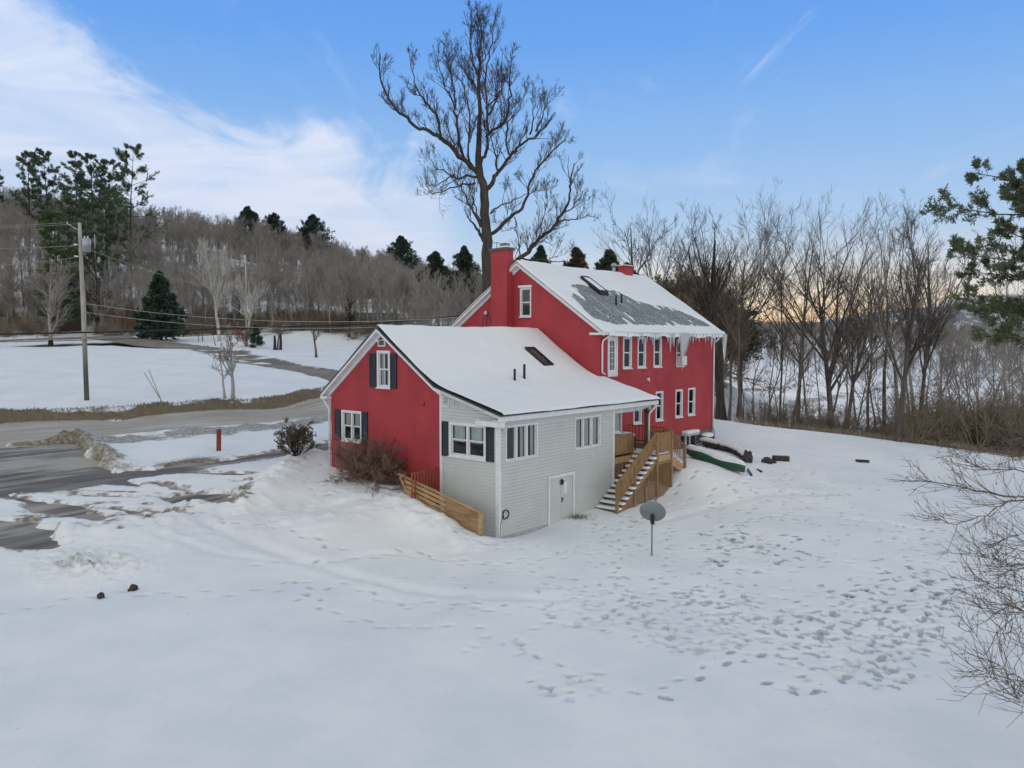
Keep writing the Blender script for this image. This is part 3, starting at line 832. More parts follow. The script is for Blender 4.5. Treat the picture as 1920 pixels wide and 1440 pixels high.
def window(face, a0, a1, z0, z1, kind='double', cols=1, casing=.1, curtain=None, out=.03, deep=.10, snowtop=False, sill=True, label=None):
    """one window: outer casing, sashes, meeting rail; panes and curtain are its own sub-parts"""
    mb = MB(); c = casing
    face.box(mb, a0, a1, -deep, out, z1 - c, z1); face.box(mb, a0, a1, -deep, out, z0, z0 + c * .8)
    face.box(mb, a0, a0 + c, -deep, out, z0 + c * .8, z1 - c); face.box(mb, a1 - c, a1, -deep, out, z0 + c * .8, z1 - c)
    w = (a1 - a0 - 2 * c); zb = z0 + c * .8; zt = z1 - c; gm = .09 if cols > 1 else 0
    cells = []
    for k in range(cols):
        x0 = a0 + c + (w + gm) / cols * k; x1 = x0 + (w + gm) / cols - gm
        if k: face.box(mb, x0 - gm, x0, -deep + .01, out - .012, zb, zt)
        cells.append((x0, x1))
    s = .035; pane = MB(); cu = MB(); cus = []
    for x0, x1 in cells:
        zm = (zb + zt) / 2
        halves = [(zb, zm, -.075), (zm, zt, -.05)] if kind in ('double', 'muntin') else [(zb, zt, -.06)]
        for h0, h1, dd in halves:
            face.box(mb, x0, x0 + s, dd - .02, dd + .015, h0, h1); face.box(mb, x1 - s, x1, dd - .02, dd + .015, h0, h1)
            face.box(mb, x0 + s, x1 - s, dd - .02, dd + .015, h0, h0 + s); face.box(mb, x0 + s, x1 - s, dd - .02, dd + .015, h1 - s, h1)
            if kind == 'muntin':
                xm = (x0 + x1) / 2; face.box(mb, xm - .012, xm + .012, dd - .012, dd + .012, h0 + s, h1 - s)
            pane.add([face.p(x0 + s, dd, h0 + s), face.p(x1 - s, dd, h0 + s), face.p(x1 - s, dd, h1 - s), face.p(x0 + s, dd, h1 - s)], [(0, 1, 2, 3)])
        if curtain:
            cmap = {sd: MB() for sd in curtain[1]}; cus += list(cmap.values())
            n = 14; lo = zb + (zt - zb) * curtain[0]; hi = zt - .01
            for i in range(n):
                for side in curtain[1]:
                    ww = (x1 - x0) * curtain[2]; xa = x0 if side < 0 else x1 - ww
                    p = xa + ww * i / n; q = xa + ww * (i + 1) / n; dp = -deep - .05 - .02 * math.sin(i * 1.9); dq = -deep - .05 - .02 * math.sin((i + 1) * 1.9)
                    cu.v or cu.v.append((0, 0, 0)); cmap[side].add([face.p(p, dp, lo), face.p(q, dq, lo), face.p(q, dq, hi), face.p(p, dp, hi)], [(0, 1, 2, 3)])
    f = mb.build('window', WHITE, house, label=label)
    pane.build('pane', GLASS, f)
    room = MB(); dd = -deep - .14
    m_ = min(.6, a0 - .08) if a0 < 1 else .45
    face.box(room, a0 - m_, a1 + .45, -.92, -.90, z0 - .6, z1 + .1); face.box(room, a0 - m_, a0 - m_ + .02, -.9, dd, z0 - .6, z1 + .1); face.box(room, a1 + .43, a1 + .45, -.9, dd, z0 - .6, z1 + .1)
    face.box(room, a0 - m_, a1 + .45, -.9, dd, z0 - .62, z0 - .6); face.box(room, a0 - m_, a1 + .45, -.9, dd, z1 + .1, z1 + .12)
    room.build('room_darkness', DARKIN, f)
    if curtain and cu.v: [q.build('curtain', CURT, f) for q in cus if q.v]
    if sill:
        sb = MB(); face.box(sb, a0 - .04, a1 + .04, out, out + .05, z0 - .05, z0); sb.build('sill', WHITE, f)
    if snowtop:
        sb = MB(); face.box(sb, a0 - .09, a1 + .09, .0, .13, z1 + .005, z1 + .13); bevel(sb.build('snow_cap', SNOW, f), .04, 3)
    return f


def shutter(a0, a1, z0, z1, mat=None, face=FG):
    mb = MB(); face.box(mb, a0, a0 + .055, .0, .062, z0, z1); face.box(mb, a1 - .055, a1, .0, .062, z0, z1); face.box(mb, a0 + .055, a1 - .055, .0, .03, z0, z1)
    for z, h in ((z0, .07), ((z0 + z1) / 2 - .03, .06), (z1 - .07, .07)): face.box(mb, a0 + .055, a1 - .055, .031, .059, z, z + h)
    n = int((z1 - z0) / .05)
    for i in range(n):
        z = z0 + .05 * i + .01
        p = [face.p(a0 + .055, .033, z + .045), face.p(a1 - .055, .033, z + .045), face.p(a1 - .055, .054, z), face.p(a0 + .055, .054, z)]
        mb.add(p, [(0, 1, 2, 3)])
    return mb.build('shutter', SHUT, house)


# roof lines
WR = [(-.40, 4.80), (3.3, 5.80), (6.9, 8.24), (11.12, 5.12)]       # across the wing, from the yard side to the road side
MR = [(2.45, 8.18), (8.2, 12.05), (13.95, 8.18)]                   # across the main block
wz = lambda v: interp(WR, v)
mz = lambda v: interp(MR, v)

# wing walls
W1 = (8.38, 9.86, 3.02, 4.45); W2 = (6.36, 7.25, 5.60, 7.24); WW = (.66, 2.70, 2.97, 4.37)
prof_red = [(3.22, wz(3.22) - .14), (3.3, wz(3.3) - .14), (6.9, wz(6.9) - .16), (10.68, wz(10.68) - .14)]
wall(FG, prof_red, .9, [W1, W2], 'wall', RED)
wall(FG, [(0, wz(0) - .1), (3.14, wz(3.14) - .12)], -.35, [WW], 'siding_wall', SIDING, course=.135)
R1 = (.40, 2.37, 2.93, 4.33); R2 = (4.97, 6.90, 2.93, 4.33); DR = (3.10, 4.90, -.35, 1.95)
wall(FS, [(0, wz(0) - .12), (8.0, wz(0) - .12)], .02, [R1, R2, (3.10, 4.90, .02, 1.95)], 'siding_wall', SIDING, course=.135)
for q in ((.0, 3.1), (4.9, 8.0)): mb = MB(); FS.box(mb, *q, .0, .02, -.5, .02); mb.build('skirt_board', SKIRT, house)
wall(Face('u', 0.0), [(10.68, .9), (10.7, .9)], .8, [], 'wall', RED)
# road side of the wing, end wall by the porch, porch back wall
fb = Face('v', 10.68); wall(fb, [(0, wz(10.68) - .14), (11, wz(10.68) - .14)], .9, [], 'wall', RED)
mb = MB(); z_ = lambda v: wz(v) - .12
mb.add([(8, 0, -.4), (8, 1.6, -.4), (8, 1.6, z_(1.6)), (8, 0, z_(0))], [(0, 1, 2, 3)])
mb.add([(8, 1.6, 2.2), (11, 1.6, 2.2), (11, 1.6, z_(1.6)), (8, 1.6, z_(1.6))], [(0, 1, 2, 3)])
mb.add([(11, 1.6, 1.0), (11, 2.9, 1.0), (11, 2.9, z_(2.9)), (11, 1.6, z_(1.6))], [(0, 1, 2, 3)])
mb.build('porch_wall', SIDING, house)
mb = MB(); mb.box(8.15, 9.15, 1.56, 1.60, 2.26, 4.3); mb.build('porch_door', GREYW, house)
# main block walls
DOOR2 = (11.77, 12.70, 5.80, 7.92)
UPW = [(13.22, 14.08, 6.20, 7.90), (14.68, 15.54, 6.20, 7.90), (16.38, 17.26, 6.20, 7.90), (18.97, 19.85, 6.18, 7.78)]
LOW = [(14.30, 15.12, 3.12, 4.80), (16.66, 17.48, 3.12, 4.80), (18.92, 19.78, 3.14, 4.80), (20.46, 21.34, 3.16, 4.83)]
BASE = (19.75, 21.5, 1.2, 2.0)
wall(FM, [(11, 8.1), (23.8, 8.1)], 2.12, [DOOR2] + UPW + LOW, 'wall', RED)
EW = (7.42, 8.22, 9.02, 10.62)
wall(FE, [(2.9, mz(2.9) - .14), (8.2, 12.05 - .14), (13.5, mz(13.5) - .14)], 1.0, [EW], 'wall', RED)
fb = Face('v', 13.5); wall(fb, [(11, 8.1), (23.8, 8.1)], 1.4, [], 'wall', RED)
wall(Face('u', 23.8), [(2.9, mz(2.9) - .14), (8.2, 11.9), (13.5, mz(13.5) - .14)], 1.4, [], 'wall', RED)
# stone foundation under the main block
mb = MB(); mb.box(11.05, 19.75, 2.96, 3.3, .3, 2.14); mb.box(21.5, 23.76, 2.93, 3.3, .3, 2.14); mb.box(19.75, 21.5, 3.05, 3.3, .3, 1.35)
mb.box(23.4, 23.76, 3.3, 13.4, .5, 2.14); mb.build('foundation', STONE, house)
mb = MB(); mb.box(19.75, 21.5, 2.985, 2.995, 1.0, 2.12)
mb.build('cellar_darkness', DARKIN, house)
mb = MB()
for a in (20.25, 20.75): mb.box(a, a + .10, 2.90, 2.98, 1.0, 2.05)
mb.box(19.75, 21.47, 2.90, 2.98, 2.05, 2.13)
f_ = mb.build('cellar_window', WHITE, house); MB().box(20.36, 20.74, 2.93, 2.94, 1.0, 2.05).build('pane', GLASS, f_)
mb = MB(); mb.prism([(19.70, 2.0), (21.15, 2.0), (21.15, 2.07), (19.70, 2.07)], 'y', 2.45, 2.9)
c_ = mb.build('cellar_canopy', GREYW, house)
MB().box(19.66, 21.19, 2.42, 2.9, 2.08, 2.30).build('snow_cap', SNOW, c_); bevel(bpy.data.objects[c_.children[0].name], .09, 3)

# windows, shutters, doors
window(FG, *W1, kind='double', cols=2, curtain=(.5, (1,), .55), label='twin sash window with one shutter on each side')
for q in ((7.95, 8.34), (9.92, 10.34)): shutter(*q, 2.98, 4.45)
window(FG, *W2, kind='muntin', curtain=(.02, (-1, 1), .40), casing=.11, label='tall white attic window between two shutters')
for q in ((5.92, 6.32), (7.31, 7.74)): shutter(*q, 5.58, 7.12)
window(FG, *WW, kind='double', cols=2, curtain=(.42, (1,), .72), casing=.11, label='wide white twin sash window in grey siding')
for q in ((.21, .62), (2.74, 3.11)): shutter(*q, 2.93, 4.36)
window(FS, *R1, kind='casement', cols=3, casing=.06, curtain=(.0, (-1, 1), .38), sill=False, label='three light window beside the grey corner')
window(FS, *R2, kind='casement', cols=3, casing=.06, curtain=(.0, (1,), .5), sill=False, label='three light window near the porch')
for w_ in UPW[:3]: window(FM, *w_, casing=.09, out=.035, curtain=None)
window(FM, *UPW[3], casing=.09, out=.035)
mb = MB(); FM.box(mb, 19.05, 19.77, .04, .30, 6.24, 6.80); bevel(mb.build('air_conditioner', WHITE, house), .03, 2)
for w_ in LOW: window(FM, *w_, casing=.09, out=.035)
window(FE, *EW, casing=.08, snowtop=True, label='small gable window with snow on its head')
# upper glazed door
mb = MB(); a0, a1, z0, z1 = DOOR2
FM.box(mb, a0, a0 + .1, -.1, .035, z0, z1); FM.box(mb, a1 - .1, a1, -.1, .035, z0, z1); FM.box(mb, a0 + .1, a1 - .1, -.1, .035, z1 - .1, z1)
FM.box(mb, a0 + .1, a0 + .24, -.07, -.02, z0, z1 - .1); FM.box(mb, a1 - .24, a1 - .1, -.07, -.02, z0, z1 - .1)
FM.box(mb, a0 + .24, a1 - .24, -.07, -.02, z0, z0 + .35); FM.box(mb, a0 + .24, a1 - .24, -.07, -.02, z1 - .24, z1 - .1)
for i in (1, 2): x = a0 + .24 + (a1 - a0 - .48) * i / 3; FM.box(mb, x - .012, x + .012, -.06, -.03, z0 + .35, z1 - .24)
for i in (1, 2, 3, 4): z = z0 + .35 + (z1 - z0 - .59) * i / 5; FM.box(mb, a0 + .24, a1 - .24, -.058, -.032, z - .012, z + .012)
d_ = mb.build('door', WHITE, house, label='white glazed upper door beside the downspout')
mb = MB(); mb.add([FM.p(a0 + .24, -.045, z0 + .35), FM.p(a1 - .24, -.045, z0 + .35), FM.p(a1 - .24, -.045, z1 - .24), FM.p(a0 + .24, -.045, z1 - .24)], [(0, 1, 2, 3)]); mb.build('pane', GLASS, d_)
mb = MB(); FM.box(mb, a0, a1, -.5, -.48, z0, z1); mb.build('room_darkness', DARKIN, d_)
# cellar double door
mb = MB()
FS.box(mb, 3.10, 3.20, -.08, .035, -.5, 1.95); FS.box(mb, 4.80, 4.90, -.08, .035, -.5, 1.95); FS.box(mb, 3.20, 4.80, -.08, .035, 1.86, 1.95)
FS.box(mb, 3.20, 3.993, -.05, .0, -.5, 1.86); FS.box(mb, 4.007, 4.80, -.05, .0, -.5, 1.86); FS.box(mb, 3.97, 4.03, .002, .012, -.5, 1.86)
d_ = mb.build('door', SIDING, house, label='grey double cellar door with a paper notice')
mb = MB(); FS.box(mb, 3.07, 3.19, .036, .05, -.5, 2.0); FS.box(mb, 4.81, 4.93, .036, .05, -.5, 2.0); FS.box(mb, 3.19, 4.81, .036, .05, 1.88, 2.0); mb.build('door_trim', WHITE, d_)
mb = MB(); FS.box(mb, 4.02, 4.06, .012, .05, .78, .98); FS.box(mb, 4.05, 4.15, .03, .05, .9, .925); mb.build('handle', BLACK, d_)
mb = MB(); mb.blob(FS.p(3.98, .07, 1.66), (.085, .07, .12), 3, 8, 6); mb.build('lamp', BLACK, d_, True)
mb = MB(); FS.box(mb, 4.18, 4.42, .002, .008, 1.12, 1.62); n_ = mb.build('notice', WHITE, d_)
tx = MB()
for i in range(7): FS.box(tx, 4.215, 4.385 - .03 * (i % 3), .009, .011, 1.54 - i * .056, 1.552 - i * .056)
tx.build('notice_lines', GREYW, d_)

# trims
mb = MB(); FS.box(mb, -.045, .10, .0, .045, -.5, 4.62); FG.box(mb, .0, .12, .0, .045, -.5, 4.62); mb.build('corner_trim', WHITE, house)
mb = MB(); FG.box(mb, 3.11, 3.24, .0, .04, -.2, 5.62); mb.build('corner_trim', WHITE, house)
mb = MB(); mb.box(7.90, 8.04, -.04, .0, -.5, 4.62); mb.box(8.0, 8.04, .0, .1, 2.25, 4.62); mb.build('corner_trim', WHITE, house)
mb = MB(); mb.box(10.93, 11.04, 1.5, 1.62, 2.25, 5.1); mb.build('corner_trim', WHITE, house)
mb = MB(); mb.box(-.36, 11.38, -.30, -.0, 4.56, 4.62); mb.box(0.0, 11.3, -.02, .0, 4.30, 4.56); mb.build('soffit', GREYW, house)
mb = MB(); FS.box(mb, -.36, 11.42, .30, .37, 4.56, 4.74); mb.build('fascia', WHITE, house)
for q in ((-.36, .95, 4.34, 4.56), (10.6, 11.1, 4.92, 5.06)): mb = MB(); FG.box(mb, q[0], q[1], .0, .33, q[2], q[3]); bevel(mb.build('eave_return', WHITE, house), .02)


def slab(name, prof, u0, u1, top, bot, mat, parent=None):
    p = [(a, z + top) for a, z in prof] + [(a, z + bot) for a, z in prof[::-1]]
    return MB().prism(p, 'x', u0, u1).build(name, mat, parent or house)


def cut(prof, a, b):
    return [(a, interp(prof, a))] + [q for q in prof if a < q[0] < b] + [(b, interp(prof, b))]


r1 = slab('roof', cut(WR, 2.9, 11.12), -.35, 11.0, .0, -.035, DRIP)
slab('roof_boards', cut(WR, 2.9, 11.06), -.33, 10.99, -.037, -.17, WHITE)
r2 = slab('roof', cut(WR, -.40, 2.9), -.35, 11.42, .0, -.035, DRIP)
slab('roof_boards', cut(WR, -.36, 2.9), -.33, 11.40, -.037, -.15, GREYW)
r3 = slab('roof', MR, 10.62, 24.30, .0, -.04, SHINGLE)
slab('roof_boards', cut(MR, 2.5, 13.9), 10.65, 24.27, -.042, -.19, WHITE)
# second rake board in front of the gable ends
slab('rake_board', cut(WR, 3.2, 11.0), -.06, -.0, -.16, -.34, WHITE)
slab('rake_board', cut(MR, 2.6, 13.8), 10.93, 11.0, -.18, -.36, WHITE)
mb = MB(); mb.box(10.62, 11.0, 2.5, 3.25, 7.98, 8.1); mb.box(24.0, 24.27, 2.5, 3.0, 7.98, 8.1); mb.box(11.0, 24.2, 2.52, 2.9, 7.98, 8.04); mb.build('soffit', WHITE, house)
mb = MB(); mb.box(10.65, 24.27, 2.44, 2.5, 7.98, 8.15); mb.build('gutter', WHITE, house)


def snow_on(name, prof, u0, u1, a0, a1, thick, mask=None, seed=1, step=.09, parent=None, lift=0.0, over=.05, outline=None):
    us = np.arange(u0 - over, u1 + over + step, step); vs = np.arange(a0 - over, a1 + over + step, step)
    U_, V_ = np.meshgrid(us, vs)
    zp = np.interp(V_, [p[0] for p in prof], [p[1] for p in prof])
    lo = prof[0]; s0 = (prof[1][1] - lo[1]) / (prof[1][0] - lo[0]); zp = np.where(V_ < lo[0], lo[1] + (V_ - lo[0]) * s0, zp)
    hi = prof[-1]; s1 = (hi[1] - prof[-2][1]) / (hi[0] - prof[-2][0]); zp = np.where(V_ > hi[0], hi[1] + (V_ - hi[0]) * s1, zp)
    zs = sum(np.interp(V_ + q, [p[0] for p in prof], [p[1] for p in prof]) for q in np.linspace(-.7, .7, 9)) / 9
    zp = np.where((V_ > prof[0][0] + .8) & (V_ < prof[-1][0] - .8), np.maximum(zp, zs), zp)
    e = np.minimum(np.minimum(U_ - us[0], us[-1] - U_), np.minimum(V_ - vs[0], vs[-1] - V_))
    if outline is not None: e = sdist(U_, V_, outline)
    e = e * (1 + .25 * fbm(U_, V_, .7, seed, 3))
    k = np.sqrt(np.clip(1 - (1 - np.clip(e / .16, 0, 1)) ** 2, 0, 1))
    t = thick * k * (1 + .55 * fbm(U_, V_, 2.2, seed + 3, 3) + .16 * fbm(U_, V_, .6, seed + 5, 3))
    # ridges keep a soft shape
    if mask is not None:
        mk = mask(U_, V_); t = t * np.sqrt(np.clip(mk, 0, 1)) - .03 * (mk <= 0)
    Z = zp + lift + t - .012 * (k < .03)
    keep = None
    if outline is not None: ki = e > -.01; keep = ki[:-1, :-1] & ki[1:, :-1] & ki[:-1, 1:] & ki[1:, 1:]
    if mask is not None:
        kk = t > 0; keep = (kk[:-1, :-1] | kk[1:, :-1] | kk[:-1, 1:] | kk[1:, 1:])
    me = mesh_grid(name, U_, V_, Z, keep=keep); me.materials.append(SNOW)
    o = bpy.data.objects.new(name, me); COL.objects.link(o); o.parent = parent or house
    return o


snow_on('roof_snow', WR, -.36, 11.45, -.42, 11.05, .15, seed=13, over=.10, outline=[(-.34, -.54), (11.46, -.54), (11.44, 2.93), (10.97, 2.93), (10.97, 11.06), (-.34, 11.06)])


def main_mask(U_, V_):
    bare = np.array([(13.1, 6.6), (14.6, 6.6), (15.8, 6.3), (17.8, 6.2), (18.4, 5.4), (19.4, 5.1), (21.9, 5.0), (23.4, 4.0), (24.0, 2.95), (11.9, 2.95), (11.2, 3.4), (11.7, 5.2), (12.7, 5.9)])
    d = sdist(U_, V_, bare)
    st = fbm(U_ * 1.0, V_ * .12, .28, 201, 4, .7)
    d = d - .9 * np.clip(st - .36, 0, 1) * 2.2 - .8 * np.clip(1 - np.abs(U_ - 12.75 - (5 - V_) * .1) / .25, 0, 1) * (V_ > 3.6) + .25 * fbm(U_, V_, .5, 205, 3)
    d = np.where(V_ > 8.2, -2, d)
    return np.clip(-d / .42 + .25, 0, 1)


snow_on('roof_snow', MR, 10.66, 24.28, 2.42, 13.95, .12, mask=main_mask, seed=21, step=.07, over=.0)
# ridge of frozen snow along the eave
us = np.arange(11.1, 24.2, .05); th = np.linspace(0, 2 * math.pi, 15)[:-1]
Ue, Te = np.meshgrid(us, th)
rr = .125 + .05 * vnoise(Ue, Te * 3, .35, 301) + .05 * vnoise(Ue, Te, 1.6, 303)
rr = rr * np.clip((Ue - 11.05) / .3, .3, 1)
me = mesh_grid('eave_ice', Ue, 2.50 + rr * 1.5 * np.cos(Te), 8.19 + rr * 1.05 * np.sin(Te)); me.materials.append(SNOW)
# close the roll
eo = bpy.data.objects.new('eave_ice', me); COL.objects.link(eo); eo.parent = house
sh_ = MB()
for i in range(130):
    a = 11.15 + i * .1; b = a + .1
    l0 = .10 + .14 * float(vnoise(a, 0, .4, 311) + .5); l1 = .10 + .14 * float(vnoise(b, 0, .4, 311) + .5)
    for s_ in (0, 1): pass
    sh_.add([(a, 2.40, 8.14), (b, 2.40, 8.14), (b, 2.37, 8.10 - l1), (a, 2.37, 8.10 - l0), (a, 2.45, 8.10 - l0), (b, 2.45, 8.10 - l1)], [(0, 1, 2, 3), (3, 2, 5, 4)])
sh_.build('eave_ice', SNOW, house)
rng_i = random.Random(5)
ic = [(12.9, .22), (13.6, .25), (14.1, .4), (14.3, .5), (14.55, .3), (14.9, .42), (15.2, .35), (15.45, .55), (15.7, .35), (16.0, .3), (16.3, .5), (17.15, .5), (17.4, .95), (17.6, .55), (17.75, .7),
      (18.4, .6), (18.6, 1.0), (18.75, 1.75), (18.9, 1.1), (19.0, .85), (19.15, 1.15), (19.3, .9), (19.45, .6), (19.7, .4), (20.0, .5), (20.4, .35), (20.9, .45), (21.3, .3), (21.7, .5), (22.1, .4), (22.5, .8), (22.9, .35), (23.3, .4), (24.15, 1.5), (24.22, .9)]
for a, l in ic:
    l *= 1.25; r = .035 + .03 * l; mb = MB(); x = a; y = 2.38 + rng_i.uniform(-.03, .05)
    if l > 1.2: r *= 1.5
    mb.tube([(x, y, 8.12), (x + rng_i.uniform(-.01, .01), y, 8.12 - l * .3), (x, y, 8.12 - l * .65), (x, y, 8.12 - l)], [r * 1.3, r, r * .6, .006], 7)
    mb.build('icicle', ICE, house, True)
mb = MB(); mb.add([(18.3, 2.36, 8.1), (19.6, 2.36, 8.1), (19.35, 2.37, 7.6), (19.0, 2.37, 7.45), (18.7, 2.37, 7.15), (18.5, 2.37, 7.6), (18.3, 2.44, 8.1), (19.6, 2.44, 8.1), (19.35, 2.43, 7.6), (19.0, 2.43, 7.45), (18.7, 2.43, 7.15), (18.5, 2.43, 7.6)],
                  [(0, 1, 2, 3, 4, 5), (11, 10, 9, 8, 7, 6)] + [(i, 6 + i, 6 + (i + 1) % 6, (i + 1) % 6) for i in range(6)]); mb.build('ice_sheet', ICE, house)

# chimneys, pipes, skylights
mb = MB(); mb.box(10.42, 11.0, 8.72, 9.92, 1.2, 12.72)
ch = bevel(mb.build('chimney', RED2, house, label='tall red chimney on the gable end'), .02)
mb = MB(); mb.box(10.36, 11.06, 8.66, 9.98, 12.72, 12.80); mb.box(10.33, 11.09, 8.63, 10.01, 12.80, 12.86); mb.build('chimney_cap', DRIP, ch)
MB().box(10.36, 11.05, 8.66, 9.4, 12.86, 12.95).build('snow_cap', SNOW, ch); bevel(ch.children[-1], .035, 2)
mb = MB(); mb.box(10.45, 10.85, 8.85, 9.25, 12.95, 13.12); mb.build('flue', STONE, ch)
mb = MB(); mb.tube([(10.7, 9.7, 12.86), (10.7, 9.7, 13.2)], .02, 6); mb.beam((10.7, 9.5, 13.2), (10.7, 9.95, 13.22), .04, .03); mb.build('antenna_bracket', BLACK, ch)
mb = MB(); mb.box(21.2, 22.1, 7.9, 8.5, 11.6, 12.52); ch2 = bevel(mb.build('chimney', RED2, house, label='short red chimney on the ridge'), .02)
mb = MB(); mb.box(21.12, 22.18, 7.84, 8.56, 12.52, 12.6); mb.build('chimney_cap', RED2, ch2); mb = MB(); mb.box(21.2, 22.1, 7.9, 8.5, 12.6, 12.66); mb.build('snow_cap', SNOW, ch2)
mb = MB(); mb.tube([(20.3, 8.2, 11.9), (20.3, 8.2, 12.55)], .11, 10); mb.tube([(20.3, 8.2, 12.5), (20.3, 8.2, 12.56), (20.3, 8.2, 12.66), (20.3, 8.2, 12.7)], [.2, .22, .16, .05], 12); mb.build('vent_pipe', GALV, house, True)
for (u, v, h) in ((15.35, 4.75, .55), (16.3, 5.0, .5)):
    mb = MB(); mb.tube([(u, v, mz(v) - .05), (u, v, mz(v) + h)], .055, 8); mb.build('vent_pipe', BLACK, house, True)
for (u, v, h, w) in ((4.45, 3.0, .68, .055), (5.25, 3.1, .85, .06)):
    mb = MB(); mb.tube([(u, v, wz(v) - .05), (u, v, wz(v) + h)], w, 8); mb.tube([(u, v, wz(v) + .02), (u, v, wz(v) + .2)], [w * 2.2, w * 1.1], 8); mb.build('vent_pipe', BLACK, house, True)


def skylight(u0, u1, v0, v1, zf, lab, snowy):
    mb = MB(); t = .16; P = lambda u, v, d: (u, v, zf(v) + d)
    def bx(a0, a1, b0, b1, d0, d1):
        vs = [P(a0, b0, d0), P(a1, b0, d0), P(a1, b1, d0), P(a0, b1, d0), P(a0, b0, d1), P(a1, b0, d1), P(a1, b1, d1), P(a0, b1, d1)]
        return vs, [(0, 3, 2, 1), (4, 5, 6, 7), (0, 1, 5, 4), (1, 2, 6, 5), (2, 3, 7, 6), (3, 0, 4, 7)]
    w = .09
    for q in ((u0, u1, v0, v0 + w), (u0, u1, v1 - w, v1), (u0, u0 + w, v0 + w, v1 - w), (u1 - w, u1, v0 + w, v1 - w)): mb.add(*bx(*q, -.02, t + .1))
    f = mb.build('skylight', BLACK, house, label=lab)
    mb = MB(); mb.add(*bx(u0 + w, u1 - w, v0 + w, v1 - w, t, t + .02)); mb.build('pane', SKYG, f)
    if snowy: mb = MB(); mb.add(*bx(u0 + w, u1 - w, v0 + w + .02, v1 - w, t + .022, t + .07)); mb.build('snow_cap', SNOW, f)
    return f
SKYG = simple('skylight_glass', (.09, .10, .12), (.05, .05, .06), .12, 2, spec=.6)
skylight(15.0, 15.85, 5.6, 7.0, mz, 'skylight with snow on its glass in the main roof', True)
skylight(7.85, 8.62, 4.0, 5.25, wz, 'bare dark skylight in the snowy wing roof', False)

# downspouts, lamps, vents, brackets
mb = MB(); mb.tube([(11.35, 2.46, 8.0), (11.3, 2.6, 7.85), (11.22, 2.8, 7.7), (11.2, 2.84, 7.5), (11.2, 2.84, 6.05), (11.4, 2.8, 5.95)], .05, 8); mb.build('downspout', WHITE, house, True)
mb = MB(); mb.tube([(24.05, 2.5, 8.0), (23.9, 2.7, 7.75), (23.72, 2.84, 7.6), (23.7, 2.84, 7.4), (23.7, 2.84, 1.6)], .055, 8); mb.build('downspout', WHITE, house, True)
mb = MB(); mb.box(23.70, 23.84, 2.86, 2.90, 2.1, 8.0); mb.build('corner_trim', WHITE, house)
mb = MB(); mb.tube([(-.25, 11.0, 5.0), (-.2, 10.95, 4.85), (-.1, 10.72, 4.5), (-.06, 10.74, 4.35), (-.06, 10.74, 1.4)], .055, 8); mb.build('downspout', WHITE, house, True)
mb = MB(); mb.tube([(11.35, -.3, 4.6), (11.25, -.2, 4.35), (11.0, -.12, 4.15), (10.98, -.1, 4.0), (10.98, -.1, 2.3)], .05, 8); mb.build('downspout', WHITE, house, True)
mb = MB(); FG.box(mb, 2.68, 3.05, .0, .05, 5.02, 5.42); l_ = mb.build('louvre_vent', WHITE, house)
mb = MB()
for i in range(6): FG.box(mb, 2.72, 3.01, .051, .058, 5.06 + i * .058, 5.085 + i * .058)
mb.build('slat', DRIP, l_)
mb = MB(); FG.box(mb, 6.66, 7.14, .0, .05, 7.42, 7.72); v_ = mb.build('attic_vent', WHITE, house); mb = MB(); FG.box(mb, 6.72, 7.08, .051, .06, 7.47, 7.68); mb.build('slat', DRIP, v_)
mb = MB(); mb.blob(FG.p(7.0, .14, 7.66), (.09, .08, .07), 1); mb.tube([FG.p(7.0, .0, 7.7), FG.p(7.0, .14, 7.7)], .02, 6); mb.build('flood_lamp', WHITE, house, True)
mb = MB(); mb.blob(FS.p(.12, .12, 4.3), (.07, .07, .06), 2); mb.blob(FS.p(.25, .14, 4.22), (.06, .06, .06), 4); mb.build('flood_lamp', WHITE, house, True)
mb = MB(); mb.blob(FS.p(10.62, .1, 4.3), (.08, .08, .07), 2); mb.blob(FS.p(10.8, .14, 4.2), (.07, .07, .06), 4); mb.build('flood_lamp', BLACK, house, True)
mb = MB(); mb.blob(FG.p(4.22, .07, 5.02), (.06, .08, .08), 6); mb.build('wall_lamp', WOODR if 'WOODR' in globals() else RED, house, True)
mb = MB(); mb.tube([FM.p(15.7, .0, 5.5), FM.p(15.7, .12, 5.55), FM.p(15.7, .16, 5.42)], [.09, .09, .05], 8); mb.build('dryer_hood', WHITE, house, True)
mb = MB(); mb.blob(FE.p(10.75, .1, 9.3), (.08, .12, .12), 9); mb.build('meter_box', GREYW, house, True)
mb = MB()
for k in range(3): mb.tube([FE.p(10.75, .06, 9.25), FE.p(11.0 - k * .3, .07, 8.9), FE.p(11.1 - k * .35, .06, 8.3), FE.p(11.1 - k * .35, .05, 7.9)], .014, 5)
mb.build('service_cable', BLACK, house)
mb = MB()
for k in range(4):
    a = 2.3 + .0; mb.beam(FG.p(2.25 + k * .12, .05, 4.98), FG.p(2.5 - k * .05, .05, 5.22), .012, .012)
mb.tube([FG.p(2.22, .06, 5.0), FG.p(2.6, .06, 5.02), FG.p(2.62, .06, 5.2), FG.p(2.25, .06, 5.22), FG.p(2.22, .06, 5.0)], .012, 5)
mb.build('cable_bracket', WHITE, house)

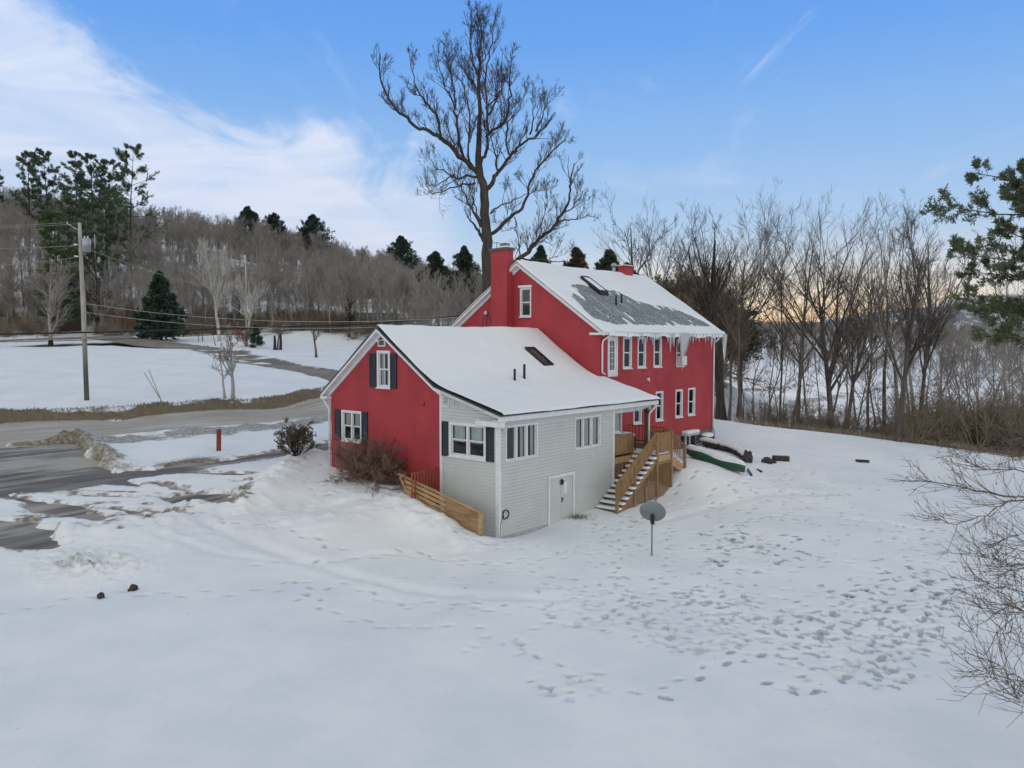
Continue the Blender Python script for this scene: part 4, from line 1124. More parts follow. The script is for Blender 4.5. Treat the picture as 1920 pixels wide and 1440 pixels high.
# hose reel by the corner
mb = MB(); pts = []
for i in range(60):
    t = i / 60 * math.pi * 2 * 3; rr_ = .17 + .012 * math.sin(i); pts.append(FS.p(.36 + rr_ * math.cos(t), .05 + .02 * math.sin(i * .7), .86 + rr_ * 1.05 * math.sin(t)))
mb.tube(pts, .014, 6); mb.tube([FS.p(.2, .04, .75), FS.p(.06, .05, .55), FS.p(.03, .05, .1), FS.p(.04, .05, -.2)], .012, 6)
ho = mb.build('hose_coil', simple('black_hose', (.03, .03, .034), None, .5, 4), None, True); ho.location = house.location; ho.rotation_euler = house.rotation_euler
tag(ho, 'black hose coiled on the grey siding beside the near corner', 'hose')

# ------------------------------------------------------------------ timber deck with its stairs
HL = (C0[0], C0[1], 0)
deck = thing('deck', 'brown timber deck with lattice skirt under the porch roof', 'deck', HL, HROT)
FL = 2.25
mb = MB(); mb.box(8.02, 9.9, -.02, 1.58, FL - .06, FL); mb.box(9.9, 11.25, -1.18, 1.58, FL - .06, FL); mb.box(11.25, 13.6, .25, 2.88, FL - .06, FL)
mb.build('deck_floor', WOODD, deck)
mb = MB(); mb.box(9.92, 11.23, -1.16, 1.5, FL, FL + .05); bevel(mb.build('snow_cover', SNOW, deck), .02, 2)
mb = MB(); mb.box(9.9, 11.25, -1.2, -1.16, FL - .34, FL - .02); mb.box(8.04, 9.9, -.06, -.02, FL - .30, FL - .02); mb.box(11.25, 13.6, .2, .25, FL - .3, FL); mb.build('rim_board', WOODN, deck)


def post(x, y, z0, z1, s=.1, mat=WOOD):
    return MB().box(x - s / 2, x + s / 2, y - s / 2, y + s / 2, z0, z1).build('post', mat, deck)


for x, y, z0, z1 in ((9.9, -1.2, -.3, 3.35), (11.25, -1.2, 0, 3.35), (9.62, -.0, 1.2, 3.27), (6.5, -1.2, -.3, 1.35), (7.95, -1.2, -.3, 2.12), (8.9, -1.2, -.3, .9), (12.6, -1.2, .9, 2.5), (12.6, -.1, .9, 2.5), (13.6, .25, 1.0, 3.2)):
    post(x, y, z0, z1, .11)
post(10.9, -.0, FL - 2, 4.4, .15, WOODD)


def boards(p0, p1, z0a, z1a, z0b, z1b, n, mat=WOOD, gap=.008, t=.02, name='railing', rail=True):
    """upright boards between two plan points; bottom and top run from a to b"""
    mb = MB(); rs = random.Random(n)
    for i in range(n):
        f0 = i / n + gap / 2; f1 = (i + 1) / n - gap / 2
        x0, y0 = p0[0] + (p1[0] - p0[0]) * f0, p0[1] + (p1[1] - p0[1]) * f0; x1, y1 = p0[0] + (p1[0] - p0[0]) * f1, p0[1] + (p1[1] - p0[1]) * f1
        za = z0a + (z0b - z0a) * f0; zb = z0a + (z0b - z0a) * f1; ya = z1a + (z1b - z1a) * f0; yb = z1a + (z1b - z1a) * f1
        d = Vector((y1 - y0, x0 - x1, 0)).normalized() * t * .5 * rs.uniform(.7, 1.2)
        q = [(x0, y0, za), (x1, y1, zb), (x1, y1, yb), (x0, y0, ya)]
        mb.add([Vector(v) + d for v in q] + [Vector(v) - d for v in q], [(0, 1, 2, 3), (7, 6, 5, 4), (0, 4, 5, 1), (1, 5, 6, 2), (2, 6, 7, 3), (3, 7, 4, 0)])
    o = mb.build(name, mat, deck)
    if rail:
        mb = MB(); mb.beam((p0[0], p0[1], z1a + .02), (p1[0], p1[1], z1b + .02), .13, .04); mb.build('handrail', mat, o)
        mb = MB(); mb.beam((p0[0], p0[1] - .02, z0a + .06), (p1[0], p1[1] - .02, z0b + .06), .05, .08); mb.build('bottom_rail', mat, o)
    return o


boards((8.06, 0), (9.57, 0), FL + .08, 3.22, FL + .08, 3.22, 14)
boards((9.96, -1.2), (11.2, -1.2), FL + .12, 3.26, FL + .12, 3.26, 11)
boards((6.56, -1.2), (9.85, -1.2), .48, 1.36, FL + .50, 3.30, 32)


def lattice(p0, p1, zb0, zb1, zt0, zt1, name='lattice'):
    """crossed laths clipped to a panel in a vertical plane along x (constant y)"""
    mb = MB(); L = p1[0] - p0[0]; y = p0[1]; pit = .15; w = .018
    tops = lambda x: zt0 + (zt1 - zt0) * (x - p0[0]) / L
    bots = lambda x: zb0 + (zb1 - zb0) * (x - p0[0]) / L
    zlo = min(zb0, zb1); zhi = max(zt0, zt1); H = zhi - zlo
    for sgn, dy in ((1, .0), (-1, .012)):
        k = -H
        while k < L + H:
            N = 40; run = []
            for i in range(N + 1):
                t = i / N * H; x = p0[0] + (k + t if sgn > 0 else k + H - t - 0) ; z = zlo + t
                ok = p0[0] <= x <= p1[0] and bots(x) <= z <= tops(x)
                if ok: run.append((x, z))
            if len(run) >= 2:
                a, b = run[0], run[-1]; mb.beam((a[0], y + dy, a[1]), (b[0], y + dy, b[1]), .008, .036, (0, 1, 0)) if False else mb.beam((a[0], y + dy, a[1]), (b[0], y + dy, b[1]), .034, .008, (0, 1, 0))
            k += pit
    return mb.build(name, WOOD, deck)


lattice((9.96, -1.19), (11.2, -1.19), -.1, .2, FL - .36, FL - .36)
lattice((6.95, -1.17), (9.85, -1.17), -.15, -.1, .18, FL - .28)
lattice((8.06, -.03), (9.6, -.03), -.1, .0, FL - .32, FL - .32)
mb = MB(); mb.beam((9.96, -1.22, FL - .40), (11.2, -1.22, FL - .40), .03, .08); mb.beam((9.96, -1.22, .12), (11.2, -1.22, .44), .03, .08); mb.build('lattice_frame', WOOD, deck)
MB().box(11.18, 11.22, -1.15, 1.5, .2, FL - .3).build('end_panel', WOODD, deck)
# main flight
N = 11; run = (9.9 - 6.62) / N; rise = FL / (N + .6)
for sname, yy in (('stringer', -1.14), ('stringer', -.10)):
    mb = MB(); mb.prism([(6.45, -.15), (6.75, -.15), (9.9, FL - .42), (9.9, FL - .12), (9.75, FL - .05)], 'y', yy - .02, yy + .02); mb.build(sname, WOODN, deck)
for i in range(N):
    x = 6.55 + i * run; z = (i + .8) * rise
    s_ = MB().box(x, x + .27, -1.24, -.02, z - .04, z).build('step', WOODD, deck)
    mb = MB(); mb.box(x - .01, x + .27, -1.26, -.04, z + .002, z + .105); bevel(mb.build('snow_cap', SNOW, s_), .03, 3)
# small flight to the right
for i in range(4):
    x = 11.28 + i * .32; z = FL - (i + 1) * .17
    s_ = MB().box(x, x + .3, -1.1, -.15, z - .04, z).build('step', WOODD, deck)
    mb = MB(); mb.box(x + .01, x + .3, -1.08, -.16, z + .002, z + .06); bevel(mb.build('snow_cap', SNOW, s_), .025, 2)
mb = MB(); mb.prism([(11.25, FL - .1), (11.25, FL - .55), (12.75, 1.0), (12.75, 1.35)], 'y', -1.15, -1.10); mb.build('stringer', WOODN, deck)
for yy in (-1.2, -.1):
    mb = MB(); mb.beam((11.25, yy, 3.2), (12.65, yy, 2.45), .09, .04); h_ = mb.build('handrail', WOOD, deck)
    for i in range(6):
        x = 11.4 + i * .2; z = 3.2 - (x - 11.25) * .536
        mb = MB(); mb.box(x - .018, x + .018, yy - .018, yy + .018, z - .85, z - .02); mb.build('baluster', WOOD, h_)
# red stained railing on the far part and balusters towards the house
for (p0, p1, z0, z1, n) in (((11.4, .3), (13.5, .3), FL + .1, 3.15, 14), ((13.6, .3), (13.6, 2.8), FL + .1, 3.15, 12), ((9.7, 1.5), (10.9, 1.5), FL + .1, 3.15, 9)):
    mb = MB(); mb.beam((*p0, z1), (*p1, z1), .09, .04); mb.beam((*p0, z0), (*p1, z0), .04, .08); h_ = mb.build('handrail', WOODR, deck, label='red stained rail')
    for i in range(n):
        f = (i + .5) / n; x = p0[0] + (p1[0] - p0[0]) * f; y = p0[1] + (p1[1] - p0[1]) * f
        MB().box(x - .02, x + .02, y - .02, y + .02, z0, z1 - .02).build('baluster', WOODR, h_)
mb = MB(); mb.beam((13.6, .3, 3.15), (15.0, .3, 2.2), .09, .04); h_ = mb.build('handrail', WOODR, deck)
for i in range(6):
    x = 13.75 + i * .2; z = 3.12 - (x - 13.6) * .68; MB().box(x - .02, x + .02, .28, .32, z - .8, z).build('baluster', WOODR, h_)

# covered grill and a small table on the deck
gr = thing('grill', 'snow capped barbecue grill on the deck behind the board railing', 'grill', (*W(9.15, .75), FL), HROT)
mb = MB(); mb.blob((0, 0, .78), (.42, .30, .26), 3, 14, 8, rough=.06); mb.box(-.75, -.42, -.24, .24, .72, .76); mb.box(.42, .75, -.24, .24, .72, .76); mb.build('hood', BLACK, gr, True)
mb = MB(); mb.box(-.4, .4, -.26, .26, .05, .68); mb.build('cabinet', DARKIN, gr)
mb = MB(); mb.blob((0, 0, 1.02), (.42, .32, .13), 8, 14, 8, rough=.12); mb.blob((.6, 0, .80), (.18, .24, .08), 5, 10, 6); mb.build('snow_cap', SNOW, gr, True)
tb = thing('patio_table', 'patio table heaped with snow on the deck by the porch post', 'table', (*W(10.15, .75), FL), HROT)
mb = MB(); mb.box(-.5, .5, -.4, .4, .70, .74); mb.build('tabletop', WOODD, tb)
for x, y in ((-.42, -.32), (.42, -.32), (-.42, .32), (.42, .32)): MB().box(x - .03, x + .03, y - .03, y + .03, 0, .7).build('leg', WOODD, tb)
mb = MB(); mb.blob((0, 0, .80), (.56, .44, .17), 12, 16, 8, rough=.08); mb.build('snow_cap', SNOW, tb, True)

# ------------------------------------------------------------------ timber screen in front of the wing
sc = thing('board_screen', 'sloping fence of new timber boards down the bank by the grey wing', 'fence', HL, HROT)
xs_ = -1.1; v0, v1 = 4.30, -.10; zt0, zt1 = 2.06, 1.16
zt = lambda v: zt0 + (zt1 - zt0) * (v0 - v) / (v0 - v1)
MB().beam((xs_ - .02, v0 + .25, zt(v0 + .25) + .03), (xs_ - .02, v1, zt(v1) + .03), .14, .045).build('cap_board', WOODN, sc)
for i in range(5):
    z = .13 + i * .19; vv0 = v0 - .22 - i * .02; vm = 1.75
    mb = MB(); mb.beam((xs_ - .05, vv0, zt(vv0) - z), (xs_ - .05, vm, zt(vm) - z), .03, .13); mb.build('board', WOODN, sc)
mb = MB(); mb.add([(xs_ - .04, 1.8, zt(1.8) - .02), (xs_ - .04, v1, zt(v1) - .02), (xs_ - .04, v1, .0), (xs_ - .04, 1.8, .35),
                   (xs_ - .015, 1.8, zt(1.8) - .02), (xs_ - .015, v1, zt(v1) - .02), (xs_ - .015, v1, .0), (xs_ - .015, 1.8, .35)], [(0, 1, 2, 3), (7, 6, 5, 4), (0, 4, 5, 1), (1, 5, 6, 2), (2, 6, 7, 3), (3, 7, 4, 0)])
PLY = simple('plywood', (.40, .26, .15), (.25, .145, .08), .75, 2.2, bmp=.2, stretch=(1, .6, 4), spec=.2, detail=8)
mb.build('plywood_panel', PLY, sc)
for v in (v0 - .1, 3.0, 1.78, v1 + .03): MB().box(xs_ - .0, xs_ + .09, v - .045, v + .045, -.1, zt(v) + .0).build('post', WOODN, sc)
MB().beam((xs_ - .05, v0 + .15, zt(v0) - .02), (xs_ - .05, v0 - .45, 1.25), .04, .12).build('brace', WOODN, sc)
MB().box(xs_ - .1, xs_ + .0, v1 - .02, v1 + .06, .0, zt(v1) + .02).build('end_post', WOODN, sc)
rl = thing('landing_rail', 'red stained baluster railing between the timber screen and red gable', 'railing', HL, HROT)
MB().beam((-1.45, 3.42, 2.32), (.0, 3.42, 2.40), .1, .05).build('handrail', WOODR, rl)
MB().beam((-1.45, 3.42, 1.5), (.0, 3.42, 1.5), .05, .08).build('bottom_rail', WOODR, rl)
for i in range(9): x = -1.42 + i * .165; MB().box(x - .03, x + .03, 3.40, 3.44, 1.0, 2.36).build('baluster', WOODR, rl)
bd = MB().box(-1.3, -.9, 4.75, 6.1, 1.50, 1.62).build('step_slab', SKIRT); bd.location = HL; bd.rotation_euler = (0, 0, HROT); tag(bd, 'low slab step half under snow before the red gable', 'step')

#@@PART3
# ------------------------------------------------------------------ bark, twigs, needles
def bark(name, c1, c2, scale=3):
    return simple(name, c1, c2, .85, scale, bmp=.3, stretch=(1, 1, .25), dist=.03, spec=.15)
BARK = bark('grey_bark', (.185, .15, .125), (.11, .088, .073))
BARKT = bark('wood_line_bark', (.125, .108, .097), (.07, .06, .054))
BARKD = bark('dark_bark', (.065, .055, .05), (.035, .030, .028))
BARKH = bark('hill_bark', (.37, .335, .31), (.26, .235, .217), 1)
BARKL = bark('pale_bark', (.42, .40, .37), (.26, .245, .23), 2)
BIRCH = bark('birch_bark', (.60, .58, .54), (.34, .32, .30), 2)
BUSHM = bark('bush_twigs', (.30, .20, .165), (.19, .125, .105), 6)
NEEDLE = simple('pine_needles', (.125, .185, .10), (.06, .10, .062), .7, .6, spec=.2)
NEEDLE2 = simple('dark_needles', (.062, .10, .07), (.03, .055, .04), .7, .6, spec=.2)
NEEDLE3 = simple('olive_needles', (.12, .165, .07), (.07, .105, .045), .7, .8, spec=.2)
LEAFD = simple('evergreen_leaves', (.13, .12, .07), (.065, .06, .042), .6, 3)
LEAFB = simple('withered_leaves', (.26, .11, .06), (.16, .07, .045), .8, 2)
GRASS = simple('dry_grass', (.20, .165, .10), (.12, .095, .06), .9, 4)


def nrm(a): return a / (np.linalg.norm(a, axis=-1, keepdims=True) + 1e-9)


def grow(rng, P, D, L, n, wander, upt):
    """P, D (B,3), L (B,) -> points (B, n+1, 3)"""
    out = [P]; d = nrm(D); B = len(P)
    for i in range(n):
        d = nrm(d + rng.randn(B, 3) * wander + np.array([0, 0, upt]))
        P = P + d * (L / n)[:, None]; out.append(P)
    return np.stack(out, 1)


def taper(R0, n, tip):
    t = np.linspace(0, 1, n + 1)[None, :]
    return R0[:, None] * (1 - t * (1 - tip))


def sprout(rng, pts, rad, m, t0, t1, ang, lf, upt=0.0, rf=.55, tl=.5, lens=None):
    """m children on every branch: start, direction, length, radius"""
    B, n, _ = pts.shape
    L = np.linalg.norm(np.diff(pts, axis=1), axis=2).sum(1) if lens is None else lens
    t = rng.uniform(t0, t1, (B, m)); t = np.sort(t, 1)
    f = t * (n - 1); i = np.clip(f.astype(int), 0, n - 2); fr = (f - i)[..., None]
    bi = np.arange(B)[:, None]
    A = pts[bi, i]; Bp = pts[bi, i + 1]; S = A * (1 - fr) + Bp * fr
    T = nrm(Bp - A); r = rad[bi, i] * (1 - fr[..., 0]) + rad[bi, i + 1] * fr[..., 0]
    q = rng.randn(B, m, 3); q = nrm(q - T * (q * T).sum(-1, keepdims=True))
    a = rng.uniform(ang[0], ang[1], (B, m, 1))
    D = nrm(T * np.cos(a) + q * np.sin(a) + np.array([0, 0, upt]))
    LL = L[:, None] * lf * (1 - tl * t) * rng.uniform(.7, 1.25, (B, m))
    return S.reshape(-1, 3), D.reshape(-1, 3), LL.reshape(-1), (r * rf).reshape(-1)


class Tubes:
    def __init__(s): s.V = []; s.F = []; s.n = 0
    def add(s, pts, rad, k=3):
        B, n, _ = pts.shape
        if B == 0: return
        T = np.empty_like(pts); T[:, 1:-1] = pts[:, 2:] - pts[:, :-2]; T[:, 0] = pts[:, 1] - pts[:, 0]; T[:, -1] = pts[:, -1] - pts[:, -2]
        T = nrm(T); ref = np.where(np.abs(T[:, :1, 2:3]) > .8, np.array([1., 0, 0]), np.array([0., 0, 1.]))
        a = nrm(np.cross(T, np.broadcast_to(ref, T.shape))); b = np.cross(T, a)
        th = np.arange(k) * 2 * np.pi / k
        ring = pts[:, :, None, :] + rad[:, :, None, None] * (a[:, :, None, :] * np.cos(th)[None, None, :, None] + b[:, :, None, :] * np.sin(th)[None, None, :, None])
        s.V.append(ring.reshape(-1, 3))
        base = (np.arange(B) * n * k)[:, None, None] + (np.arange(n - 1) * k)[None, :, None]; j = np.arange(k)[None, None, :]; j2 = (j + 1) % k
        f = np.stack([base + j, base + j2, base + k + j2, base + k + j], -1).reshape(-1, 4) + s.n
        s.F.append(f); s.n += B * n * k
    def quads(s, P):
        """P (N,4,3)"""
        N = len(P); s.V.append(P.reshape(-1, 3)); s.F.append(np.arange(N * 4).reshape(-1, 4) + s.n); s.n += N * 4
    def mesh(s, name, mat, smooth=True):
        co = np.concatenate(s.V).astype(np.float32); q = np.concatenate(s.F).astype(np.int32)
        me = bpy.data.meshes.new(name); me.vertices.add(len(co)); me.vertices.foreach_set("co", co.ravel())
        me.loops.add(len(q) * 4); me.loops.foreach_set("vertex_index", q.ravel()); me.polygons.add(len(q)); me.polygons.foreach_set("loop_start", (np.arange(len(q)) * 4).astype(np.int32))
        me.update(calc_edges=True)
        if smooth: me.polygons.foreach_set("use_smooth", np.ones(len(q), bool))
        me.materials.append(mat); return me


def leaf_quads(rng, P, D, size, width, spread=.5):
    """one flat leaf or needle tuft at each P, along D"""
    N = len(P); d = nrm(D + rng.randn(N, 3) * spread); q = nrm(np.cross(d, rng.randn(N, 3)))
    l = size * rng.uniform(.6, 1.3, (N, 1)); w = width * rng.uniform(.6, 1.3, (N, 1))
    return np.stack([P - q * w * .3, P + d * l * .5 - q * w, P + d * l, P + d * l * .5 + q * w], 1)


def bare_tree(seed, H=16., r0=.22, limbs=9, fork=.22, spread=(.35, .85), up=.10, dens=(8, 6, 4), wander=.10, twig=.011, lean=(0, 0), lf=.62, trunk_top=.9):
    """trunk mesh, crown mesh: a leafless broadleaf tree of height about H standing at the origin"""
    rng = np.random.RandomState(seed); tk = Tubes(); cr = Tubes()
    tp = grow(rng, np.zeros((1, 3)), np.array([[lean[0], lean[1], 1.]]), np.array([H * trunk_top]), 10, wander * .5, .08)
    tr = taper(np.array([r0]), 10, .18); tr[:, 0] *= 1.35
    tk.add(tp, tr, 8)
    s, d, l, r = sprout(rng, tp, tr, limbs, fork, .92, spread, lf, .02, .60, .45)
    p1 = grow(rng, s, d, l, 7, wander, up * .45); r1 = taper(r, 7, .22); cr.add(p1, r1, 5)
    s, d, l, r = sprout(rng, p1, r1, dens[0], .15, .98, (.3, .85), .48, .06, .6, .45)
    p2 = grow(rng, s, d, l, 5, wander, up * .7); r2 = taper(np.maximum(r, twig * 1.6), 5, .4); cr.add(p2, r2, 3)
    s, d, l, r = sprout(rng, p2, r2, dens[1], .12, 1., (.3, .9), .5, .12, .65, .4)
    p3 = grow(rng, s, d, l, 3, wander * 1.1, up); r3 = taper(np.maximum(r, twig), 3, .5); cr.add(p3, r3, 3)
    s, d, l, r = sprout(rng, p3, r3, dens[2], .1, 1., (.3, .8), .6, .1, .7, .3)
    p4 = grow(rng, s, d, l, 2, wander * 1.1, up); r4 = taper(np.maximum(r, twig * .75), 2, .6); cr.add(p4, r4, 3)
    zm = max(v[:, 2].max() for v in cr.V); f = H / zm
    tk.V = [v * f for v in tk.V]; cr.V = [v * f for v in cr.V]
    return tk, cr


def pine(seed, H=22., r0=.3, whorls=16, base=.25, R=5., lift=.18, tuft=.75, per=42, width=.16, droop=0.0, gap=.0, shape='pine'):
    """an evergreen: tapering trunk, tiers of limbs, every limb carrying many needle tufts"""
    rng = np.random.RandomState(seed); tk = Tubes(); cr = Tubes()
    tp = grow(rng, np.zeros((1, 3)), np.array([[0, 0, 1.]]), np.array([H]), 10, .02, .06); tr = taper(np.array([r0]), 10, .08); tk.add(tp, tr, 7)
    S = []; D = []; L = []
    for w in range(whorls):
        t = base + (1 - base) * (w + .3 * rng.rand()) / whorls; f = (t - base) / (1 - base)
        if shape == 'pine': rad = R * (1 - f) ** .42 * rng.uniform(.45, 1.2) * (.6 + .4 * min(1, f * 4))
        else: rad = R * (1 - f) ** .9 * rng.uniform(.8, 1.1)
        i = min(int(t * 10), 9); c = tp[0, i] * (1 - (t * 10 - i)) + tp[0, i + 1] * (t * 10 - i)
        for k in range(rng.randint(3, 6) if shape == 'pine' else rng.randint(5, 8)):
            if rng.rand() < gap: continue
            a = rng.rand() * 6.283; S.append(c); D.append([math.cos(a), math.sin(a), lift + .5 * f + rng.randn() * .08 - droop]); L.append(max(rad * rng.uniform(.7, 1.15), .25))
    S = np.array(S); D = np.array(D); L = np.array(L)
    p = grow(rng, S, D, L, 4, .08, .05 if shape == 'pine' else -.02); r = taper(.012 + L * .010, 4, .3); tk.add(p, r, 3)
    s2, d2, l2, r2 = sprout(rng, p, r, 9, .30 if shape == 'pine' else .12, 1., (.4, .9), .30 if shape == 'pine' else .36, .10 if shape == 'pine' else .0, .6, .4)
    p2 = grow(rng, s2, d2, l2, 2, .1, .04); r2a = taper(np.maximum(r2, .008), 2, .5); tk.add(p2, r2a, 3)
    for pts, m in (((p2, per * 2),) if shape == 'pine' else ((p, per // 3), (p2, per * 2))):
        B = len(pts); mm = max(4, int(m / 9)) if pts is p2 else m
        s3, d3, _, _ = sprout(rng, pts, np.ones(pts.shape[:2]), mm, .1, 1.05, (.3, 1.1), 1., .30 if shape == 'pine' else .1)
        cr.quads(leaf_quads(rng, s3 + rng.randn(len(s3), 3) * .06, d3, tuft, width, .35))
    return tk, cr


def put_tree(tk, cr, mt, mc, name, label, cat, loc, rz=0, sc=1., group=None, crown='crown'):
    t = thing(name, label, cat, loc, rz, group); t.scale = (sc, sc, sc)
    a = bpy.data.objects.new('trunk', tk if isinstance(tk, bpy.types.Mesh) else tk.mesh('trunk', mt)); COL.objects.link(a); a.parent = t
    b = bpy.data.objects.new(crown, cr if isinstance(cr, bpy.types.Mesh) else cr.mesh(crown, mc, True)); COL.objects.link(b); b.parent = t
    return t


def copy_thing(src, loc, rz, sc, label=None, scz=None):
    c = src.copy(); COL.objects.link(c); c.location = loc; c.rotation_euler = (0, 0, rz); c.scale = (sc, sc, scz or sc)
    if label: c['label'] = label
    for ch in list(src.children):
        k = ch.copy(); COL.objects.link(k); k.parent = c
    return c


def at(px, D):
    r = ray(px, 642); x = r[0] / r[1] * D; return x, D, gz(x, D)


def top_h(px, py, D):
    """height above the ground of something that shows at py when it stands D away"""
    return CAM_H + (642 - py) / F_PX * D * 1.0 - at(px, D)[2]


# ------------------------------------------------------------------ the great tree behind the house
def great_tree():
    D = 57.0; rng = np.random.RandomState(77)
    gx, gy, g0 = at(915, D)
    k = D / F_PX
    def P(zx, zy, dy=0.0):                                           # crown drawn in metres round the trunk
        X = (680 + zx / 2.77 - 915); Y = ((zy + max(0, 400 - zy) * .17) / 2.77)
        return np.array([X * k * (1 + (_c + (720 - Y) / F_PX * _s < 0) * 0) / (_c + (720 - Y) / F_PX * _s), dy, CAM_H + elev(Y) * D - g0])
    limbs = [
        ([(652, 1900), (652, 1440), (645, 1250), (640, 1100), (635, 980), (605, 880), (600, 760), (612, 640), (605, 480), (605, 380), (610, 250), (618, 150), (622, 60)],
         [.50, .42, .36, .33, .30, .27, .20, .16, .13, .11, .08, .05, .02], 0),
        ([(600, 900), (560, 860), (480, 790), (400, 720), (340, 695), (290, 690), (240, 640), (190, 600), (150, 540), (130, 480), (115, 400), (122, 330)], .19, -2.5),
        ([(405, 725), (400, 660), (385, 600), (350, 540), (310, 490), (280, 440), (258, 380), (240, 300), (228, 225)], .12, 2),
        ([(640, 985), (680, 930), (705, 880), (750, 820), (790, 770), (812, 730), (870, 700), (930, 650), (975, 590), (1012, 530)], .18, 2.5),
        ([(870, 700), (885, 640), (890, 570), (900, 520)], .08, 0), ([(900, 680), (940, 600), (965, 520), (972, 450)], .07, 1),
        ([(615, 850), (635, 800), (655, 740), (660, 680), (650, 600), (640, 520), (648, 420), (665, 330), (690, 250), (690, 170)], .14, -3),
        ([(655, 700), (700, 660), (750, 600), (765, 520), (770, 420), (765, 330), (775, 240), (768, 150)], .12, 3),
        ([(655, 600), (690, 540), (730, 490), (720, 400), (730, 310)], .08, -2),
        ([(655, 1230), (700, 1190), (770, 1140), (830, 1095), (855, 1020), (870, 960), (905, 900), (950, 860), (1000, 810), (1045, 780)], .15, -3),
        ([(790, 1130), (800, 1170), (760, 1190), (720, 1192)], .05, 1), ([(665, 1110), (700, 1070), (760, 1040), (820, 1000), (900, 960), (970, 945)], .07, 3),
        ([(655, 1500), (720, 1420), (800, 1345), (870, 1300), (905, 1240), (950, 1200), (1000, 1170), (1035, 1110), (1075, 1050), (1085, 980), (1095, 900), (1110, 840), (1120, 790)], .20, 3.5),
        ([(1000, 1170), (1050, 1140), (1110, 1130), (1170, 1110), (1225, 1118)], .07, 1), ([(920, 1255), (960, 1250), (1000, 1270)], .05, 1), ([(905, 1230), (930, 1150), (960, 1070)], .06, -1), ([(1040, 1105), (1090, 1080), (1140, 1010), (1170, 960)], .06, 1),
        ([(1085, 960), (1060, 900), (1065, 820)], .05, -1), ([(800, 1345), (850, 1352), (930, 1350), (1010, 1372), (1100, 1380)], .09, -1.5),
        ([(628, 1250), (600, 1190), (565, 1145), (535, 1108)], .15, 1.5),
        ([(615, 1180), (580, 1110), (550, 1050), (525, 1010), (515, 960)], .11, -2), ([(612, 1150), (590, 1080), (570, 1000), (555, 930)], .07, 2),
        ([(590, 920), (540, 900), (480, 905), (420, 870), (370, 840), (340, 790)], .10, 3), ([(585, 950), (520, 970), (460, 1000), (400, 1040), (360, 1045)], .08, -3), ([(480, 905), (430, 930), (370, 960), (335, 930)], .06, 1),
        ([(580, 880), (520, 840), (490, 800), (470, 740), (440, 680)], .10, -3), ([(530, 830), (500, 740), (490, 640), (480, 560), (470, 470), (460, 380), (445, 280), (450, 190), (442, 120)], .12, 3),
        ([(480, 560), (440, 480), (410, 400), (395, 300)], .07, -2), ([(560, 870), (545, 780), (570, 690), (560, 600), (540, 520), (500, 460), (430, 390)], .09, -4),
        ([(605, 470), (560, 400), (530, 340), (500, 270), (470, 190)], .08, 2), ([(606, 400), (575, 320), (565, 220), (575, 130), (570, 70)], .08, -2), ([(608, 330), (640, 260), (650, 190), (655, 110)], .06, 2), ([(607, 300), (600, 200), (608, 100)], .05, -1),
        ([(640, 560), (700, 480), (690, 380), (700, 300)], .07, 4), ([(700, 880), (690, 800), (670, 740), (690, 660)], .08, -2), ([(760, 800), (740, 740), (760, 660), (800, 620), (840, 560)], .08, -3),
    ]
    tk = Tubes(); cr = Tubes(); allp = []; allr = []
    for n, (pts, r, dy) in enumerate(limbs):
        m = len(pts)
        Q = np.array([P(x, y, dy * (i / (m - 1)) ** 1.0 + (0 if n == 0 else rng.uniform(-.2, .2))) for i, (x, y) in enumerate(pts)])
        # smooth the limb
        t = np.linspace(0, m - 1, m * 3 - 2); Qs = np.stack([np.interp(t, np.arange(m), Q[:, j]) for j in range(3)], 1)
        Qs[1:-1] = (Qs[:-2] + 2 * Qs[1:-1] + Qs[2:]) / 4; Qs[1:-1] += rng.randn(len(Qs) - 2, 3) * .05
        if n == 0: Qs[0] = (0, 0, -.4)
        rr = np.interp(t, np.arange(m), r) if hasattr(r, '__len__') else r * (1 - .80 * np.linspace(0, 1, len(Qs)) ** .9)
        (tk if n == 0 else cr).add(Qs[None], rr[None], 9 if n == 0 else 6)
        N = 25; ti = np.linspace(0, len(Qs) - 1, N); Qr = np.stack([np.interp(ti, np.arange(len(Qs)), Qs[:, j]) for j in range(3)], 1); Rr = np.interp(ti, np.arange(len(Qs)), rr)
        allp.append(Qr); allr.append(Rr)
    AP = np.array(allp); AR = np.array(allr)
    lens = np.linalg.norm(np.diff(AP, axis=1), axis=2).sum(1)
    for i in range(len(AP)):
        m = int(lens[i] * 2.1) if i else 26; t0 = .12 if i else .62
        if i in (17, 18): m //= 3
        s, d, l, r = sprout(rng, AP[i:i + 1], AR[i:i + 1], m, t0, 1., (.45, 1.25), 1., .38, .45, .5, lens=np.array([2.3]))
        p1 = grow(rng, s, d, l, 6, .13, .12); r1 = taper(np.clip(r, .012, .030), 6, .35); cr.add(p1, r1, 4)
        s, d, l, r = sprout(rng, p1, r1, 6, .15, 1., (.35, .9), .45, .3, .7, .4)
        p2 = grow(rng, s, d, l, 4, .12, .12); r2 = taper(np.clip(r, .008, .015), 4, .6); cr.add(p2, r2, 3)
        s, d, l, r = sprout(rng, p2, r2, 3, .2, 1., (.3, .9), .5, .2, .8, .3)
        p3 = grow(rng, s, d, l, 2, .12, .1); r3 = taper(np.clip(r, .008, .013), 2, .7); cr.add(p3, r3, 3)
        s, d, l, r = sprout(rng, p3, r3, 2, .3, 1., (.3, .9), .6, .15, .8, .3)
        p4 = grow(rng, s, d, np.maximum(l, .22), 2, .12, .1); cr.add(p4, taper(np.full(len(s), .0065), 2, .7), 3)
        # knobbly bud clusters at the twig ends
        e = p2[::4, -1]; cr.quads(leaf_quads(rng, e, rng.randn(len(e), 3), .13, .05, .6))
